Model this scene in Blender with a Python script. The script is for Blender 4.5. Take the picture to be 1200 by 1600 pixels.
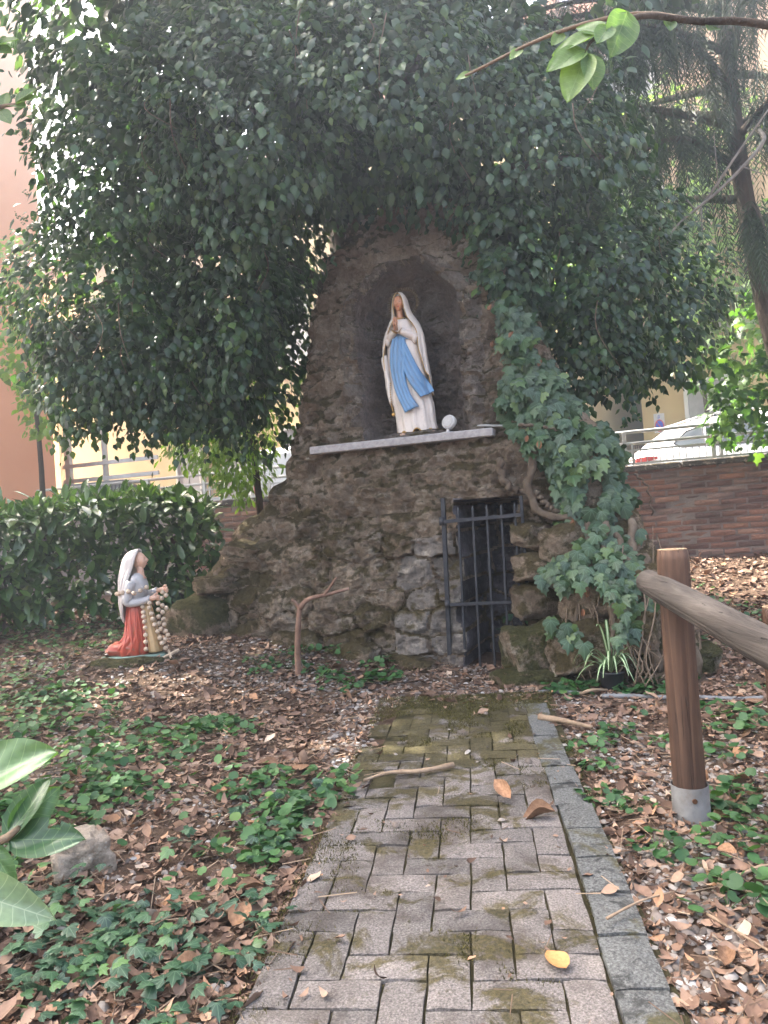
import bpy, bmesh, math, random
import numpy as np
from mathutils import Vector, Matrix, Quaternion

for _o in list(bpy.data.objects):
    bpy.data.objects.remove(_o)
random.seed(7)
rng = np.random.default_rng(11)
R = math.radians
SC = bpy.context.scene
COL = SC.collection

# ------------------------------------------------------------------ camera
cam_d = bpy.data.cameras.new('camera')
cam_d.lens = 26.0
cam_d.sensor_width = 36.0
cam_d.clip_start = 0.05
cam_d.clip_end = 600.0
cam = bpy.data.objects.new('camera', cam_d)
COL.objects.link(cam)
PITCH, ROLL = math.atan(12 / 1155), R(4.0)
_f = Vector((0, math.cos(PITCH), math.sin(PITCH)))
_r0 = Vector((1, 0, 0))
_u0 = _r0.cross(_f)
_x = _r0 * math.cos(ROLL) - _u0 * math.sin(ROLL)
_y = _r0 * math.sin(ROLL) + _u0 * math.cos(ROLL)
_m = Matrix((_x, _y, -_f)).transposed().to_4x4()
_m.translation = Vector((0, 0, 1.1))
cam.matrix_world = _m
SC.camera = cam

# ------------------------------------------------------------------ sky and sun
SUN_AZ, SUN_EL = R(-62), R(52)          # azimuth from +Y, negative = to the left
world = bpy.data.worlds.new('World')
SC.world = world
world.use_nodes = True
wn = world.node_tree
wn.nodes.clear()
w_out = wn.nodes.new('ShaderNodeOutputWorld')
w_bg = wn.nodes.new('ShaderNodeBackground')
w_sky = wn.nodes.new('ShaderNodeTexSky')
w_sky.sky_type = 'NISHITA'
w_sky.sun_disc = False
w_sky.sun_elevation = SUN_EL
w_sky.sun_rotation = SUN_AZ
w_sky.air_density = 1.0
w_sky.dust_density = 10.0
w_sky.ozone_density = 0.0
w_bg.inputs['Strength'].default_value = 0.15
wn.links.new(w_sky.outputs[0], w_bg.inputs['Color'])
wn.links.new(w_bg.outputs[0], w_out.inputs['Surface'])
sun_d = bpy.data.lights.new('sun', 'SUN')
sun_d.energy = 4.0
sun_d.angle = R(0.53)
sun_d.color = (1.0, 0.95, 0.86)
sun = bpy.data.objects.new('sun', sun_d)
COL.objects.link(sun)
_to = Vector((math.sin(SUN_AZ) * math.cos(SUN_EL), math.cos(SUN_AZ) * math.cos(SUN_EL), math.sin(SUN_EL)))
sun.rotation_euler = _to.to_track_quat('Z', 'Y').to_euler()
sun.location = _to * 40

vs = SC.view_settings
vs.view_transform = 'Standard'
vs.look = 'None'
vs.exposure = 3.1
vs.gamma = 1.0
vs.use_curve_mapping = False
SC.cycles.max_bounces = 8
SC.cycles.transparent_max_bounces = 8
SC.cycles.sample_clamp_indirect = 6.0

# ------------------------------------------------------------------ small maths
def ss(a, b, t):
    t = np.clip((np.asarray(t, float) - a) / (b - a), 0, 1)
    return t * t * (3 - 2 * t)

def _hash(ix, iy, iz):
    h = (ix.astype(np.int64) * 374761393 + iy.astype(np.int64) * 668265263 + iz.astype(np.int64) * 1274126177) & 0xffffffff
    h = ((h ^ (h >> 13)) * 1274126177) & 0xffffffff
    h = ((h ^ (h >> 16)) * 2246822519) & 0xffffffff
    return ((h ^ (h >> 15)) & 0xffffff) / 0xffffff

def vnoise(x, y, z=0.0):
    x, y, z = np.broadcast_arrays(np.asarray(x, float), np.asarray(y, float), np.asarray(z, float))
    ix, iy, iz = np.floor(x), np.floor(y), np.floor(z)
    fx, fy, fz = x - ix, y - iy, z - iz
    fx, fy, fz = (t * t * (3 - 2 * t) for t in (fx, fy, fz))
    r = 0
    for a in (0, 1):
        for b in (0, 1):
            for c in (0, 1):
                r = r + _hash(ix + a, iy + b, iz + c) * (fx if a else 1 - fx) * (fy if b else 1 - fy) * (fz if c else 1 - fz)
    return r * 2 - 1

def fbm(x, y, z=0.0, o=4):
    r, a, s = 0, 1.0, 1.0
    for i in range(o):
        r = r + a * vnoise(np.asarray(x) * s + 17.3 * i, np.asarray(y) * s + 5.1 * i, np.asarray(z) * s)
        a *= 0.5
        s *= 2.03
    return r

# ------------------------------------------------------------------ objects
def npmesh(name, V, F, uv=None, smooth=False):
    me = bpy.data.meshes.new(name)
    V = np.asarray(V, np.float32)
    F = np.asarray(F, np.int32)
    n, k = F.shape
    me.vertices.add(len(V))
    me.vertices.foreach_set('co', V.ravel())
    me.loops.add(n * k)
    me.loops.foreach_set('vertex_index', F.ravel())
    me.polygons.add(n)
    me.polygons.foreach_set('loop_start', np.arange(0, n * k, k, dtype=np.int32))
    me.polygons.foreach_set('loop_total', np.full(n, k, np.int32))
    if smooth:
        me.polygons.foreach_set('use_smooth', np.ones(n, bool))
    if uv is not None:
        l = me.uv_layers.new(name='leaf')
        l.data.foreach_set('uv', np.asarray(uv, np.float32)[F.ravel()].ravel())
    me.update(calc_edges=True)
    me.validate()
    return me

def link(name, me, mat=None, parent=None, kind=None):
    o = bpy.data.objects.new(name, me)
    COL.objects.link(o)
    if mat is not None and me is not None and not me.materials:
        me.materials.append(mat)
    if parent is not None:
        o.parent = parent
    if kind:
        o['kind'] = kind
    return o

def tag(o, label, cat, group=None):
    o['label'] = label
    o['category'] = cat
    if group:
        o['group'] = group
    return o

def thing(name, label, cat, loc=(0, 0, 0), rz=0.0, group=None):
    o = bpy.data.objects.new(name, None)
    o.empty_display_size = 0.05
    COL.objects.link(o)
    o.location = loc
    o.rotation_euler = (0, 0, rz)
    return tag(o, label, cat, group)

class MB:
    """collects shapes for one mesh"""
    def __init__(s):
        s.v, s.f = [], []
    def add(s, V, F):
        b = len(s.v)
        s.v += [tuple(map(float, p)) for p in V]
        s.f += [tuple(int(i) + b for i in q) for q in F]
        return s
    def box(s, c, d, rz=0.0, tilt=None, bev=0.0):
        bm = bmesh.new()
        bmesh.ops.create_cube(bm, size=1)
        bmesh.ops.scale(bm, vec=d, verts=bm.verts)
        if bev:
            bmesh.ops.bevel(bm, geom=bm.edges[:], offset=bev, segments=1, affect='EDGES')
        M = Matrix.Translation(c) @ Matrix.Rotation(rz, 4, 'Z')
        if tilt is not None:
            M = M @ tilt.to_4x4()
        bm.verts.ensure_lookup_table()
        s.add([M @ v.co for v in bm.verts], [[v.index for v in f.verts] for f in bm.faces])
        bm.free()
        return s
    def tube(s, pts, rad, n=8, cap=True):
        pts = [Vector(p) for p in pts]
        if not hasattr(rad, '__len__'):
            rad = [rad] * len(pts)
        V, F = [], []
        prev = None
        for i, p in enumerate(pts):
            t = (pts[min(i + 1, len(pts) - 1)] - pts[max(i - 1, 0)])
            t = t.normalized() if t.length > 1e-9 else Vector((0, 0, 1))
            if prev is None:
                a = t.orthogonal().normalized()
            else:
                a = (prev - t * prev.dot(t))
                a = a.normalized() if a.length > 1e-6 else t.orthogonal().normalized()
            prev = a
            b = t.cross(a)
            for k in range(n):
                q = 2 * math.pi * k / n
                V.append(p + (a * math.cos(q) + b * math.sin(q)) * rad[i])
        m = len(pts)
        for i in range(m - 1):
            for k in range(n):
                F.append((i * n + k, i * n + (k + 1) % n, (i + 1) * n + (k + 1) % n, (i + 1) * n + k))
        if cap:
            F.append(tuple(range(n))[::-1])
            F.append(tuple((m - 1) * n + k for k in range(n)))
        return s.add(V, F)
    def loft(s, rings, closed=True, cap=True):
        n = len(rings[0])
        V = [p for r in rings for p in r]
        F = []
        for i in range(len(rings) - 1):
            for k in range(n if closed else n - 1):
                F.append((i * n + k, i * n + (k + 1) % n, (i + 1) * n + (k + 1) % n, (i + 1) * n + k))
        if cap and closed:
            F.append(tuple(range(n))[::-1])
            F.append(tuple((len(rings) - 1) * n + k for k in range(n)))
        return s.add(V, F)
    def ball(s, c, r, seg=12, rings=8):
        r = (r, r, r) if not hasattr(r, '__len__') else r
        V = [(c[0], c[1], c[2] - r[2])]
        F = []
        for i in range(1, rings):
            th = math.pi * i / rings
            for k in range(seg):
                q = 2 * math.pi * k / seg
                V.append((c[0] + r[0] * math.sin(th) * math.cos(q), c[1] + r[1] * math.sin(th) * math.sin(q), c[2] - r[2] * math.cos(th)))
        V.append((c[0], c[1], c[2] + r[2]))
        T = len(V) - 1
        for k in range(seg):
            F.append((0, 1 + (k + 1) % seg, 1 + k))
            F.append((T, T - seg + k, T - seg + (k + 1) % seg))
            for i in range(rings - 2):
                a = 1 + i * seg
                F.append((a + k, a + (k + 1) % seg, a + seg + (k + 1) % seg, a + seg + k))
        return s.add(V, F)
    def mesh(s, name, smooth=False):
        me = bpy.data.meshes.new(name)
        me.from_pydata(s.v, [], s.f)
        if smooth:
            me.polygons.foreach_set('use_smooth', [True] * len(me.polygons))
        me.update()
        return me
    def build(s, name, mat=None, parent=None, smooth=False):
        return link(name, s.mesh(name, smooth), mat, parent)

def crv(pts, n=24):
    """smooth curve through points (Catmull-Rom)"""
    P = [np.asarray(p, float) for p in pts]
    P = [2 * P[0] - P[1]] + P + [2 * P[-1] - P[-2]]
    out = []
    seg = len(P) - 3
    for j in range(n):
        t = j / (n - 1) * seg
        i = min(int(t), seg - 1)
        t -= i
        a, b, c, d = P[i:i + 4]
        out.append(0.5 * (2 * b + (c - a) * t + (2 * a - 5 * b + 4 * c - d) * t * t + (3 * b - a - 3 * c + d) * t ** 3))
    return out

def lerp_table(z, tab):
    tab = np.asarray(tab, float)
    return [np.interp(z, tab[:, 0], tab[:, k]) for k in range(1, tab.shape[1])]

# ------------------------------------------------------------------ leaves
def frames(tip, nrm):
    tip = tip / np.linalg.norm(tip, axis=1, keepdims=True)
    nrm = nrm - tip * np.sum(nrm * tip, axis=1, keepdims=True)
    l = np.linalg.norm(nrm, axis=1, keepdims=True)
    nrm = np.where(l < 1e-5, np.array([[0.3, 0.2, 0.9]]), nrm / np.maximum(l, 1e-5))
    x = np.cross(tip, nrm)
    return np.stack([x, tip, nrm], axis=2)

def scatter(tpl, pos, Fr, sc):
    TV, TF = tpl
    N, n = len(pos), len(TV)
    sc = np.asarray(sc, float)
    S = sc[:, None, None] if sc.ndim == 1 else sc[:, None, :]
    V = np.einsum('nij,nvj->nvi', Fr, TV[None] * S) + pos[:, None, :]
    F = (TF[None] + (np.arange(N) * n)[:, None, None]).reshape(-1, TF.shape[1])
    return V.reshape(-1, 3), F, np.tile(TV[:, :2], (N, 1))

def scatter_mesh(name, tpl, pos, Fr, sc, smooth=True):
    V, F, uv = scatter(tpl, pos, Fr, sc)
    return npmesh(name, V, F, uv, smooth)

def scatter_objs(name, me, pos, Fr, sc, mat, parent, per=None):
    """each leaf an object of its own, sharing one mesh"""
    out = []
    for i in range(len(pos)):
        o = link(name, me, mat, parent)
        M = Matrix(Fr[i].tolist()).to_4x4() @ Matrix.Diagonal((sc[i], sc[i], sc[i], 1))
        M.translation = Vector(pos[i].tolist())
        o.matrix_local = M
        out.append(o)
    return out

def fan(outline, centre):
    V = np.array([centre] + outline, float)
    n = len(outline)
    F = np.array([(0, 1 + (k + 1) % n, 1 + k) for k in range(n)])
    return V, F

def _sym(pts):
    return pts + [(-x, y, z) for x, y, z in reversed(pts) if abs(x) > 1e-9]
# outlines run from the stalk round to the tip; x across, y along, z = face normal
T_IVY = fan(_sym([(0, 0.02, 0), (0.20, -0.10, -.03), (0.46, 0.06, -.08), (0.50, 0.27, -.10), (0.27, 0.36, -.01), (0.36, 0.60, -.08), (0.15, 0.66, -.02), (0, 1.0, -.12)]), (0, 0.28, 0.04))
T_RHOMB = fan(_sym([(0, 0, 0), (0.22, 0.14, -.03), (0.36, 0.36, -.07), (0.24, 0.66, -.08), (0, 1.0, -.16)]), (0, 0.42, 0.05))
T_ROUND = fan(_sym([(0, 0.12, 0), (0.22, 0.0, 0.02), (0.47, 0.22, .05), (0.50, 0.55, .05), (0.30, 0.86, .02), (0, 0.93, -.02)]), (0, 0.42, -0.05))
def _strip(w, ys, zs, mid):
    V, F = [], []
    for y, z, a, m in zip(ys, zs, w, mid):
        V += [(-a, y, z), (0, y, z + m), (a, y, z)]
    for i in range(len(ys) - 1):
        b = 3 * i
        F += [(b, b + 1, b + 4, b + 3), (b + 1, b + 2, b + 5, b + 4)]
    return np.array(V, float), np.array(F)
T_LAUREL = _strip([.02, .13, .18, .15, .01], [0, .25, .5, .78, 1], [0, .03, .03, 0, -.09], [0, -.035, -.05, -.035, 0])
T_DEAD = _strip([.02, .24, .33, .22, .01], [0, .25, .5, .78, 1], [.02, .10, .16, .10, .18], [0, -.11, -.15, -.08, 0])
T_DEAD2 = _strip([.03, .20, .20, .12, .01], [0, .25, .5, .78, 1], [.22, .06, .02, .10, .30], [0, -.03, -.02, .02, 0])
T_BLADE = (np.array([(-.5, 0, 0), (.5, 0, 0), (0, 1, .1)], float), np.array([(0, 1, 2)]))
_po = np.array([(1, 0, 0), (0, 1, 0), (-1, 0, 0), (0, -1, 0), (0, 0, 1), (.7, .7, .45), (-.7, .7, .4), (-.7, -.7, .45), (.7, -.7, .4)], float)
T_PEB = (np.array([(1, .1, 0), (.6, .8, 0), (-.3, .95, 0), (-1, .2, 0), (-.6, -.8, 0), (.5, -.9, 0), (.55, .3, .62), (-.2, .5, .7), (-.5, -.3, .6), (.35, -.45, .66)], float),
         np.array([(0, 1, 6), (1, 7, 6), (1, 2, 7), (2, 3, 7), (3, 8, 7), (3, 4, 8), (4, 9, 8), (4, 5, 9), (5, 0, 9), (0, 6, 9), (6, 7, 8), (6, 8, 9)]))

def rand_unit(n):
    v = rng.normal(size=(n, 3))
    return v / np.linalg.norm(v, axis=1, keepdims=True)

# ------------------------------------------------------------------ materials
class NT:
    def __init__(s, name):
        s.mat = bpy.data.materials.new(name)
        s.mat.use_nodes = True
        s.t = s.mat.node_tree
        s.t.nodes.clear()
        s.out = s.n('ShaderNodeOutputMaterial')
    def n(s, kind, **kw):
        nd = s.t.nodes.new(kind)
        for k, v in kw.items():
            if k.startswith('_'):
                setattr(nd, k[1:], v)
            else:
                s.set(nd.inputs[k.replace('__', ' ')], v)
        return nd
    def set(s, inp, v):
        if hasattr(v, 'is_output') or isinstance(v, bpy.types.NodeSocket):
            s.t.links.new(v, inp)
        else:
            inp.default_value = v
    def math(s, op, a, b=0.0, clamp=False):
        nd = s.t.nodes.new('ShaderNodeMath')
        nd.operation = op
        nd.use_clamp = clamp
        s.set(nd.inputs[0], a)
        s.set(nd.inputs[1], b)
        return nd.outputs[0]
    def ramp(s, fac, stops):
        nd = s.t.nodes.new('ShaderNodeValToRGB')
        e = nd.color_ramp.elements
        while len(e) < len(stops):
            e.new(0.5)
        for el, (p, c) in zip(e, stops):
            el.position = p
            el.color = (c[0], c[1], c[2], 1)
        s.set(nd.inputs[0], fac)
        return nd.outputs[0]
    def mask(s, v, a, b):
        nd = s.t.nodes.new('ShaderNodeMapRange')
        nd.interpolation_type = 'SMOOTHSTEP'
        s.set(nd.inputs[0], v)
        nd.inputs[1].default_value = a
        nd.inputs[2].default_value = b
        return nd.outputs[0]
    def mix(s, fac, a, b, mode='MIX'):
        nd = s.t.nodes.new('ShaderNodeMixRGB')
        nd.blend_type = mode
        s.set(nd.inputs[0], fac)
        for i, c in ((1, a), (2, b)):
            s.set(nd.inputs[i], c if not isinstance(c, tuple) else (c[0], c[1], c[2], 1))
        return nd.outputs[0]
    def coord(s, kind='Object'):
        return s.n('ShaderNodeTexCoord').outputs[kind]
    def noise(s, scale, detail=5.0, rough=0.6, vec=None, dist=0.0):
        nd = s.n('ShaderNodeTexNoise', Scale=scale, Detail=detail, Roughness=rough, Distortion=dist)
        if vec is not None:
            s.set(nd.inputs['Vector'], vec)
        return nd.outputs[0]
    def scaled(s, vec, sc):
        nd = s.n('ShaderNodeMapping')
        s.set(nd.inputs['Vector'], vec)
        nd.inputs['Scale'].default_value = sc
        return nd.outputs[0]
    def bump(s, h, strength=0.4, dist=0.02, nrm=None):
        nd = s.n('ShaderNodeBump', Strength=strength, Distance=dist, Height=h)
        if nrm is not None:
            s.set(nd.inputs['Normal'], nrm)
        return nd.outputs[0]
    def pbr(s, col, rough=0.8, nrm=None, spec=0.3, metal=0.0, coat=0.0):
        nd = s.n('ShaderNodeBsdfPrincipled')
        s.set(nd.inputs['Base Color'], col if not isinstance(col, tuple) else (col[0], col[1], col[2], 1))
        s.set(nd.inputs['Roughness'], rough)
        nd.inputs['Specular IOR Level'].default_value = spec
        nd.inputs['Metallic'].default_value = metal
        nd.inputs['Coat Weight'].default_value = coat
        if nrm is not None:
            s.set(nd.inputs['Normal'], nrm)
        return nd
    def end(s, shader):
        s.t.links.new(shader.outputs[0] if hasattr(shader, 'outputs') else shader, s.out.inputs['Surface'])
        return s.mat

def simple(name, stops, scale=8.0, rough=0.75, bump=0.3, bscale=30.0, spec=0.3, metal=0.0, vary=0.0, stretch=None, detail=6.0, bdist=0.01, coat=0.0):
    t = NT(name)
    v = t.coord()
    if stretch:
        v = t.scaled(v, stretch)
    c = t.ramp(t.noise(scale, detail, 0.62, v), stops)
    if vary:
        rnd = t.n('ShaderNodeObjectInfo').outputs['Random']
        c = t.mix(1.0, c, t.ramp(rnd, [(0, (1 - vary,) * 3), (1, (1 + vary * .6,) * 3)]), 'MULTIPLY')
    nr = t.bump(t.noise(bscale, 5.0, 0.65, v), bump, bdist) if bump else None
    return t.end(t.pbr(c, rough, nr, spec, metal, coat))

def leaf_mat(name, stops, trans=0.25, rough=0.42, spec=0.5, tcol=None, veins=None, island=True, vein_mode='palmate'):
    t = NT(name)
    if island:
        rnd = t.n('ShaderNodeNewGeometry').outputs['Random Per Island']
    else:
        rnd = t.n('ShaderNodeObjectInfo').outputs['Random']
    c = t.ramp(rnd, stops)
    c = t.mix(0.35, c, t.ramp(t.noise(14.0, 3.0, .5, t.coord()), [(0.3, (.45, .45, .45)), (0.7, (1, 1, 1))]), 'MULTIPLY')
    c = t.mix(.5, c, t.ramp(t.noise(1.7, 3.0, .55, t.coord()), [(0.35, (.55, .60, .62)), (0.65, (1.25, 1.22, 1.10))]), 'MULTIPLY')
    if veins is not None:
        uv = t.n('ShaderNodeSeparateXYZ', Vector=t.n('ShaderNodeUVMap', _uv_map='leaf').outputs[0])
        ax = t.math('ABSOLUTE', uv.outputs[0])
        y = uv.outputs[1]
        m = ax
        if vein_mode == 'palmate':
            for k, y0 in ((0.75, 0.03), (2.4, 0.03)):
                d = t.math('ABSOLUTE', t.math('SUBTRACT', ax, t.math('MULTIPLY', t.math('SUBTRACT', y, y0), k)))
                m = t.math('MINIMUM', m, t.math('MULTIPLY', d, 0.8 if k < 1 else 0.4))
            vm = t.mask(m, 0.028, 0.008)
        else:
            s = t.math('FRACT', t.math('MULTIPLY', t.math('SUBTRACT', y, t.math('MULTIPLY', ax, 0.75)), 8.0))
            d = t.math('MULTIPLY', t.math('ABSOLUTE', t.math('SUBTRACT', s, 0.5)), 0.10)
            m = t.math('MINIMUM', m, t.math('ADD', d, 0.003))
            vm = t.mask(m, 0.010, 0.003)
            sp = t.mask(t.noise(26.0, 5.0, .7, t.n('ShaderNodeUVMap', _uv_map='leaf').outputs[0]), .66, .74)
            c = t.mix(t.math('MULTIPLY', sp, .55), c, (.20, .15, .07))
        c = t.mix(t.math('MULTIPLY', vm, 0.55), c, veins)
    p = t.pbr(c, rough, None, spec)
    tr = t.n('ShaderNodeBsdfTranslucent')
    t.set(tr.inputs['Color'], t.mix(1.0, c, tcol or (1.9, 2.1, .8), 'MULTIPLY'))
    mx = t.n('ShaderNodeMixShader')
    mx.inputs[0].default_value = trans
    t.t.links.new(p.outputs[0], mx.inputs[1])
    t.t.links.new(tr.outputs[0], mx.inputs[2])
    return t.end(mx)

def rock_mat(name, stops, moss=0.45, scale=3.0, mossc=((.050, .038, .014), (.125, .098, .036)), bump=0.9, pale=(.60, .52, .43), vary=0.0):
    t = NT(name)
    v = t.coord()
    n1 = t.noise(scale, 9.0, 0.70, v, 0.1)
    c = t.ramp(n1, stops)
    # pale worn patches and lichen flecks
    n2 = t.noise(scale * 2.3, 6.0, .6, t.scaled(v, (1, 1, 1.3)), .15)
    c = t.mix(t.math('MULTIPLY', t.mask(n2, .54, .66), .70), c, pale)
    vo = t.n('ShaderNodeTexVoronoi', Scale=38.0, Vector=v).outputs['Distance']
    fl = t.math('MULTIPLY', t.mask(vo, .20, .10), t.mask(t.noise(9.0, 3.0, .5, v), .50, .64))
    c = t.mix(t.math('MULTIPLY', fl, .7), c, (.50, .47, .41))
    if vary:
        rnd = t.n('ShaderNodeObjectInfo').outputs['Random']
        c = t.mix(1.0, c, t.ramp(rnd, [(0, (1 - vary, 1 - vary, 1 - vary)), (1, (1 + vary, 1 + vary * .9, 1 + vary * .8))]), 'MULTIPLY')
    # moss: patches, thicker on ledges
    nz = t.n('ShaderNodeSeparateXYZ', Vector=t.n('ShaderNodeNewGeometry').outputs['Normal']).outputs[2]
    n3 = t.noise(scale * .8, 9.0, .74, t.scaled(v, (1, 1, 1)), .1)
    mv = t.math('ADD', n3, t.math('MULTIPLY', nz, .16))
    mm = t.mask(mv, .62 - .22 * moss, .72 - .20 * moss)
    mc = t.ramp(t.noise(22.0, 5.0, .7, v), [(.3, mossc[0]), (.7, mossc[1])])
    c = t.mix(t.math('MULTIPLY', mm, .9), c, mc)
    h1 = t.noise(scale * 5, 8.0, .7, v)
    h2 = t.noise(scale * 22, 5.0, .7, v)
    cr = t.mask(t.n('ShaderNodeTexVoronoi', Scale=scale * 4.5, Vector=v, _feature='DISTANCE_TO_EDGE').outputs['Distance'], 0.0, .07)
    fine = t.noise(scale * 10, 7.0, .76, v, .0)
    c = t.mix(.85, c, t.ramp(fine, [(.32, (.58, .56, .54)), (.5, (.97, .96, .95)), (.68, (1.25, 1.23, 1.20))]), 'MULTIPLY')
    hh = t.math('ADD', t.math('ADD', h1, t.math('MULTIPLY', h2, .45)), t.math('ADD', t.math('MULTIPLY', cr, .12), t.math('MULTIPLY', fine, .7)))
    nr = t.bump(hh, min(1.0, bump * 1.1), .09)
    return t.end(t.pbr(c, .92, nr, .15))

def wood_mat(name, stops, axis_scale=(28, 28, 1.6), rough=.7, bump=.5):
    t = NT(name)
    v = t.coord()
    n = t.noise(1.0, 7.0, .62, t.scaled(v, axis_scale), .5)
    c = t.ramp(n, stops)
    d = t.noise(3.0, 4.0, .6, t.scaled(v, (1, 1, .7)))
    c = t.mix(.55, c, t.ramp(d, [(.35, (.35, .35, .36)), (.65, (1.1, 1.08, 1.05))]), 'MULTIPLY')
    crk = t.noise(1.0, 4.0, .7, t.scaled(v, tuple(a * (2.2 if a > 5 else .55) for a in axis_scale)), 1.2)
    cm = t.mask(crk, .640, .685)
    c = t.mix(t.math('MULTIPLY', cm, .85), c, (.012, .008, .006))
    return t.end(t.pbr(c, rough, t.bump(t.math('SUBTRACT', n, cm), min(1.0, bump * 1.6), .008), .30))

def ground_z(x, y):
    x, y = np.asarray(x, float), np.asarray(y, float)
    z = .30 * ss(4.2, 6.8, y) * ss(1.0, -1.0, x) + .44 * ss(5.2, 8.0, y) * ss(.9, 2.2, x)
    z = z + .07 * np.exp(-((x + 1.92) ** 2 + (y - 5.52) ** 2) / .34)
    z = z + .05 * ss(1.2, -.4, x) * np.exp(-((y - 3.6) / 1.3) ** 2) * ss(-.4, -1.2, x)
    off = np.abs((x - (.06 + (y - 1.5) * .114)))
    z = z + .018 * fbm(x * 1.7, y * 1.7, 0, 3) * ss(.35, .8, off)
    return z

# ================================================================== ground, road, path
M_SOIL = simple('soil', [(.25, (.035, .022, .015)), (.5, (.085, .055, .038)), (.75, (.15, .105, .075))], 9.0, .95, .8, 60.0, .1, bdist=.02)
xs = np.concatenate([[-220, -90, -40, -20, -10, -7, -5.5], np.arange(-4.6, 5.0, .05), [5.5, 6.5, 8, 12, 25, 60, 120, 220]])
ys = np.concatenate([[-60, -20, -8, -3, -1, 0, .5], np.arange(.8, 9.2, .05), [9.6, 10.2, 11, 13, 20, 60, 220]])
GX, GY = np.meshgrid(xs, ys)
GZ = ground_z(GX, GY)
nx_, ny_ = len(xs), len(ys)
ii = (np.arange(ny_ - 1)[:, None] * nx_ + np.arange(nx_ - 1)[None]).ravel()
gF = np.stack([ii, ii + 1, ii + nx_ + 1, ii + nx_], 1)
link('ground', npmesh('ground', np.stack([GX.ravel(), GY.ravel(), GZ.ravel()], 1), gF, smooth=True), M_SOIL, kind='structure')

TH = R(19.0)                                # the shrine, wall and street all stand at this yaw
O = np.array([0.73, 5.3, 0.0])
EX = np.array([math.cos(TH), -math.sin(TH), 0])
ED = np.array([math.sin(TH), math.cos(TH), 0])
def G(gx, gd, gz):
    return O + EX * gx + ED * gd + np.array([0, 0, gz])
def toG(x, y):
    dx, dy = np.asarray(x) - O[0], np.asarray(y) - O[1]
    return dx * EX[0] + dy * EX[1], dx * ED[0] + dy * ED[1]

M_ASPH = simple('asphalt', [(.3, (.10, .10, .10)), (.7, (.17, .165, .16))], 3.0, .9, .3, 80.0)
road = MB()
rp = [G(-120, 3.75, .8), G(120, 3.75, .8), G(120, 150, .8), G(-120, 150, .8)]
road.add(rp + [p - np.array([0, 0, .3]) for p in rp], [(0, 1, 2, 3), (0, 4, 5, 1), (1, 5, 6, 2), (2, 6, 7, 3), (3, 7, 4, 0)])
road.build('road', M_ASPH)['kind'] = 'structure'

# ------------------------------------------------------------------ paved path
PA = R(6.5)
PO = np.array([.055, 1.45])
PU = np.array([math.cos(PA), -math.sin(PA)])
PV = np.array([math.sin(PA), math.cos(PA)])
def toP(x, y):
    dx, dy = np.asarray(x) - PO[0], np.asarray(y) - PO[1]
    return dx * PU[0] + dy * PU[1], dx * PV[0] + dy * PV[1]
def fromP(a, b):
    return PO[0] + a * PU[0] + b * PV[0], PO[1] + a * PU[1] + b * PV[1]
P_L, P_R, P_END = -.45, .355, 2.92
M_BED = simple('joint_sand', [(.3, (.020, .018, .010)), (.55, (.050, .043, .022)), (.8, (.085, .072, .045))], 14.0, .95, .8, 70.0, .1, bdist=.01)
def paver_mat():
    t = NT('paver_concrete')
    v = t.coord()
    g = t.n('ShaderNodeNewGeometry').outputs['Position']
    c = t.ramp(t.noise(170.0, 3.0, .7, g), [(.30, (.068, .060, .056)), (.52, (.170, .154, .145)), (.72, (.30, .28, .265))])
    py = t.n('ShaderNodeSeparateXYZ', Vector=g).outputs[1]
    far = t.math('MULTIPLY', t.mask(py, 2.3, 4.2), .16)
    st = t.noise(3.1, 6.0, .66, g, .4)
    c = t.mix(t.math('MULTIPLY', t.mask(t.math('ADD', st, t.math('MULTIPLY', far, .5)), .47, .64), .75), c, (.052, .042, .035))
    ms = t.noise(4.3, 8.0, .72, t.n('ShaderNodeMapping', Vector=g, Location=(3.1, 8.2, 0)).outputs[0], .5)
    mm = t.mask(t.math('ADD', ms, far), .520, .60)
    c = t.mix(t.math('MULTIPLY', mm, .88), c, t.ramp(t.noise(90.0, 3.0, .6, g), [(.3, (.032, .028, .010)), (.7, (.105, .088, .036))]))
    rnd = t.n('ShaderNodeObjectInfo').outputs['Random']
    c = t.mix(1.0, c, t.ramp(rnd, [(0, (.72, .71, .70)), (1, (1.12, 1.08, 1.05))]), 'MULTIPLY')
    nr = t.bump(t.math('ADD', t.noise(120.0, 4.0, .7, g), t.math('MULTIPLY', mm, t.noise(60.0, 3.0, .7, g))), .7, .008)
    return t.end(t.pbr(c, .9, nr, .2))
M_PAV = paver_mat()
def kerb_mat():
    t = NT('kerb_granite')
    g = t.n('ShaderNodeNewGeometry').outputs['Position']
    c = t.ramp(t.noise(130.0, 4.0, .75, g), [(.33, (.036, .036, .034)), (.50, (.105, .106, .102)), (.74, (.215, .216, .208))])
    st = t.noise(11.0, 7.0, .72, g, .5)
    c = t.mix(t.math('MULTIPLY', t.mask(st, .52, .62), .85), c, (.030, .030, .028))
    ms = t.noise(3.6, 7.0, .70, g, .4)
    c = t.mix(t.math('MULTIPLY', t.mask(ms, .52, .60), .85), c, t.ramp(t.noise(90.0, 3.0, .6, g), [(.3, (.030, .027, .010)), (.7, (.095, .082, .034))]))
    return t.end(t.pbr(c, .92, t.bump(t.math('ADD', t.noise(100.0, 4.0, .7, g), st), .7, .008), .2))
M_KERB = kerb_mat()
bed = MB()
ca = [(P_L - .04, -.9), (P_R + .14, -.9), (P_R + .14, P_END + .15), (P_L + .10, P_END + .15)]
bp = [(*fromP(a, b), .0095) for a, b in ca]
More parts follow.
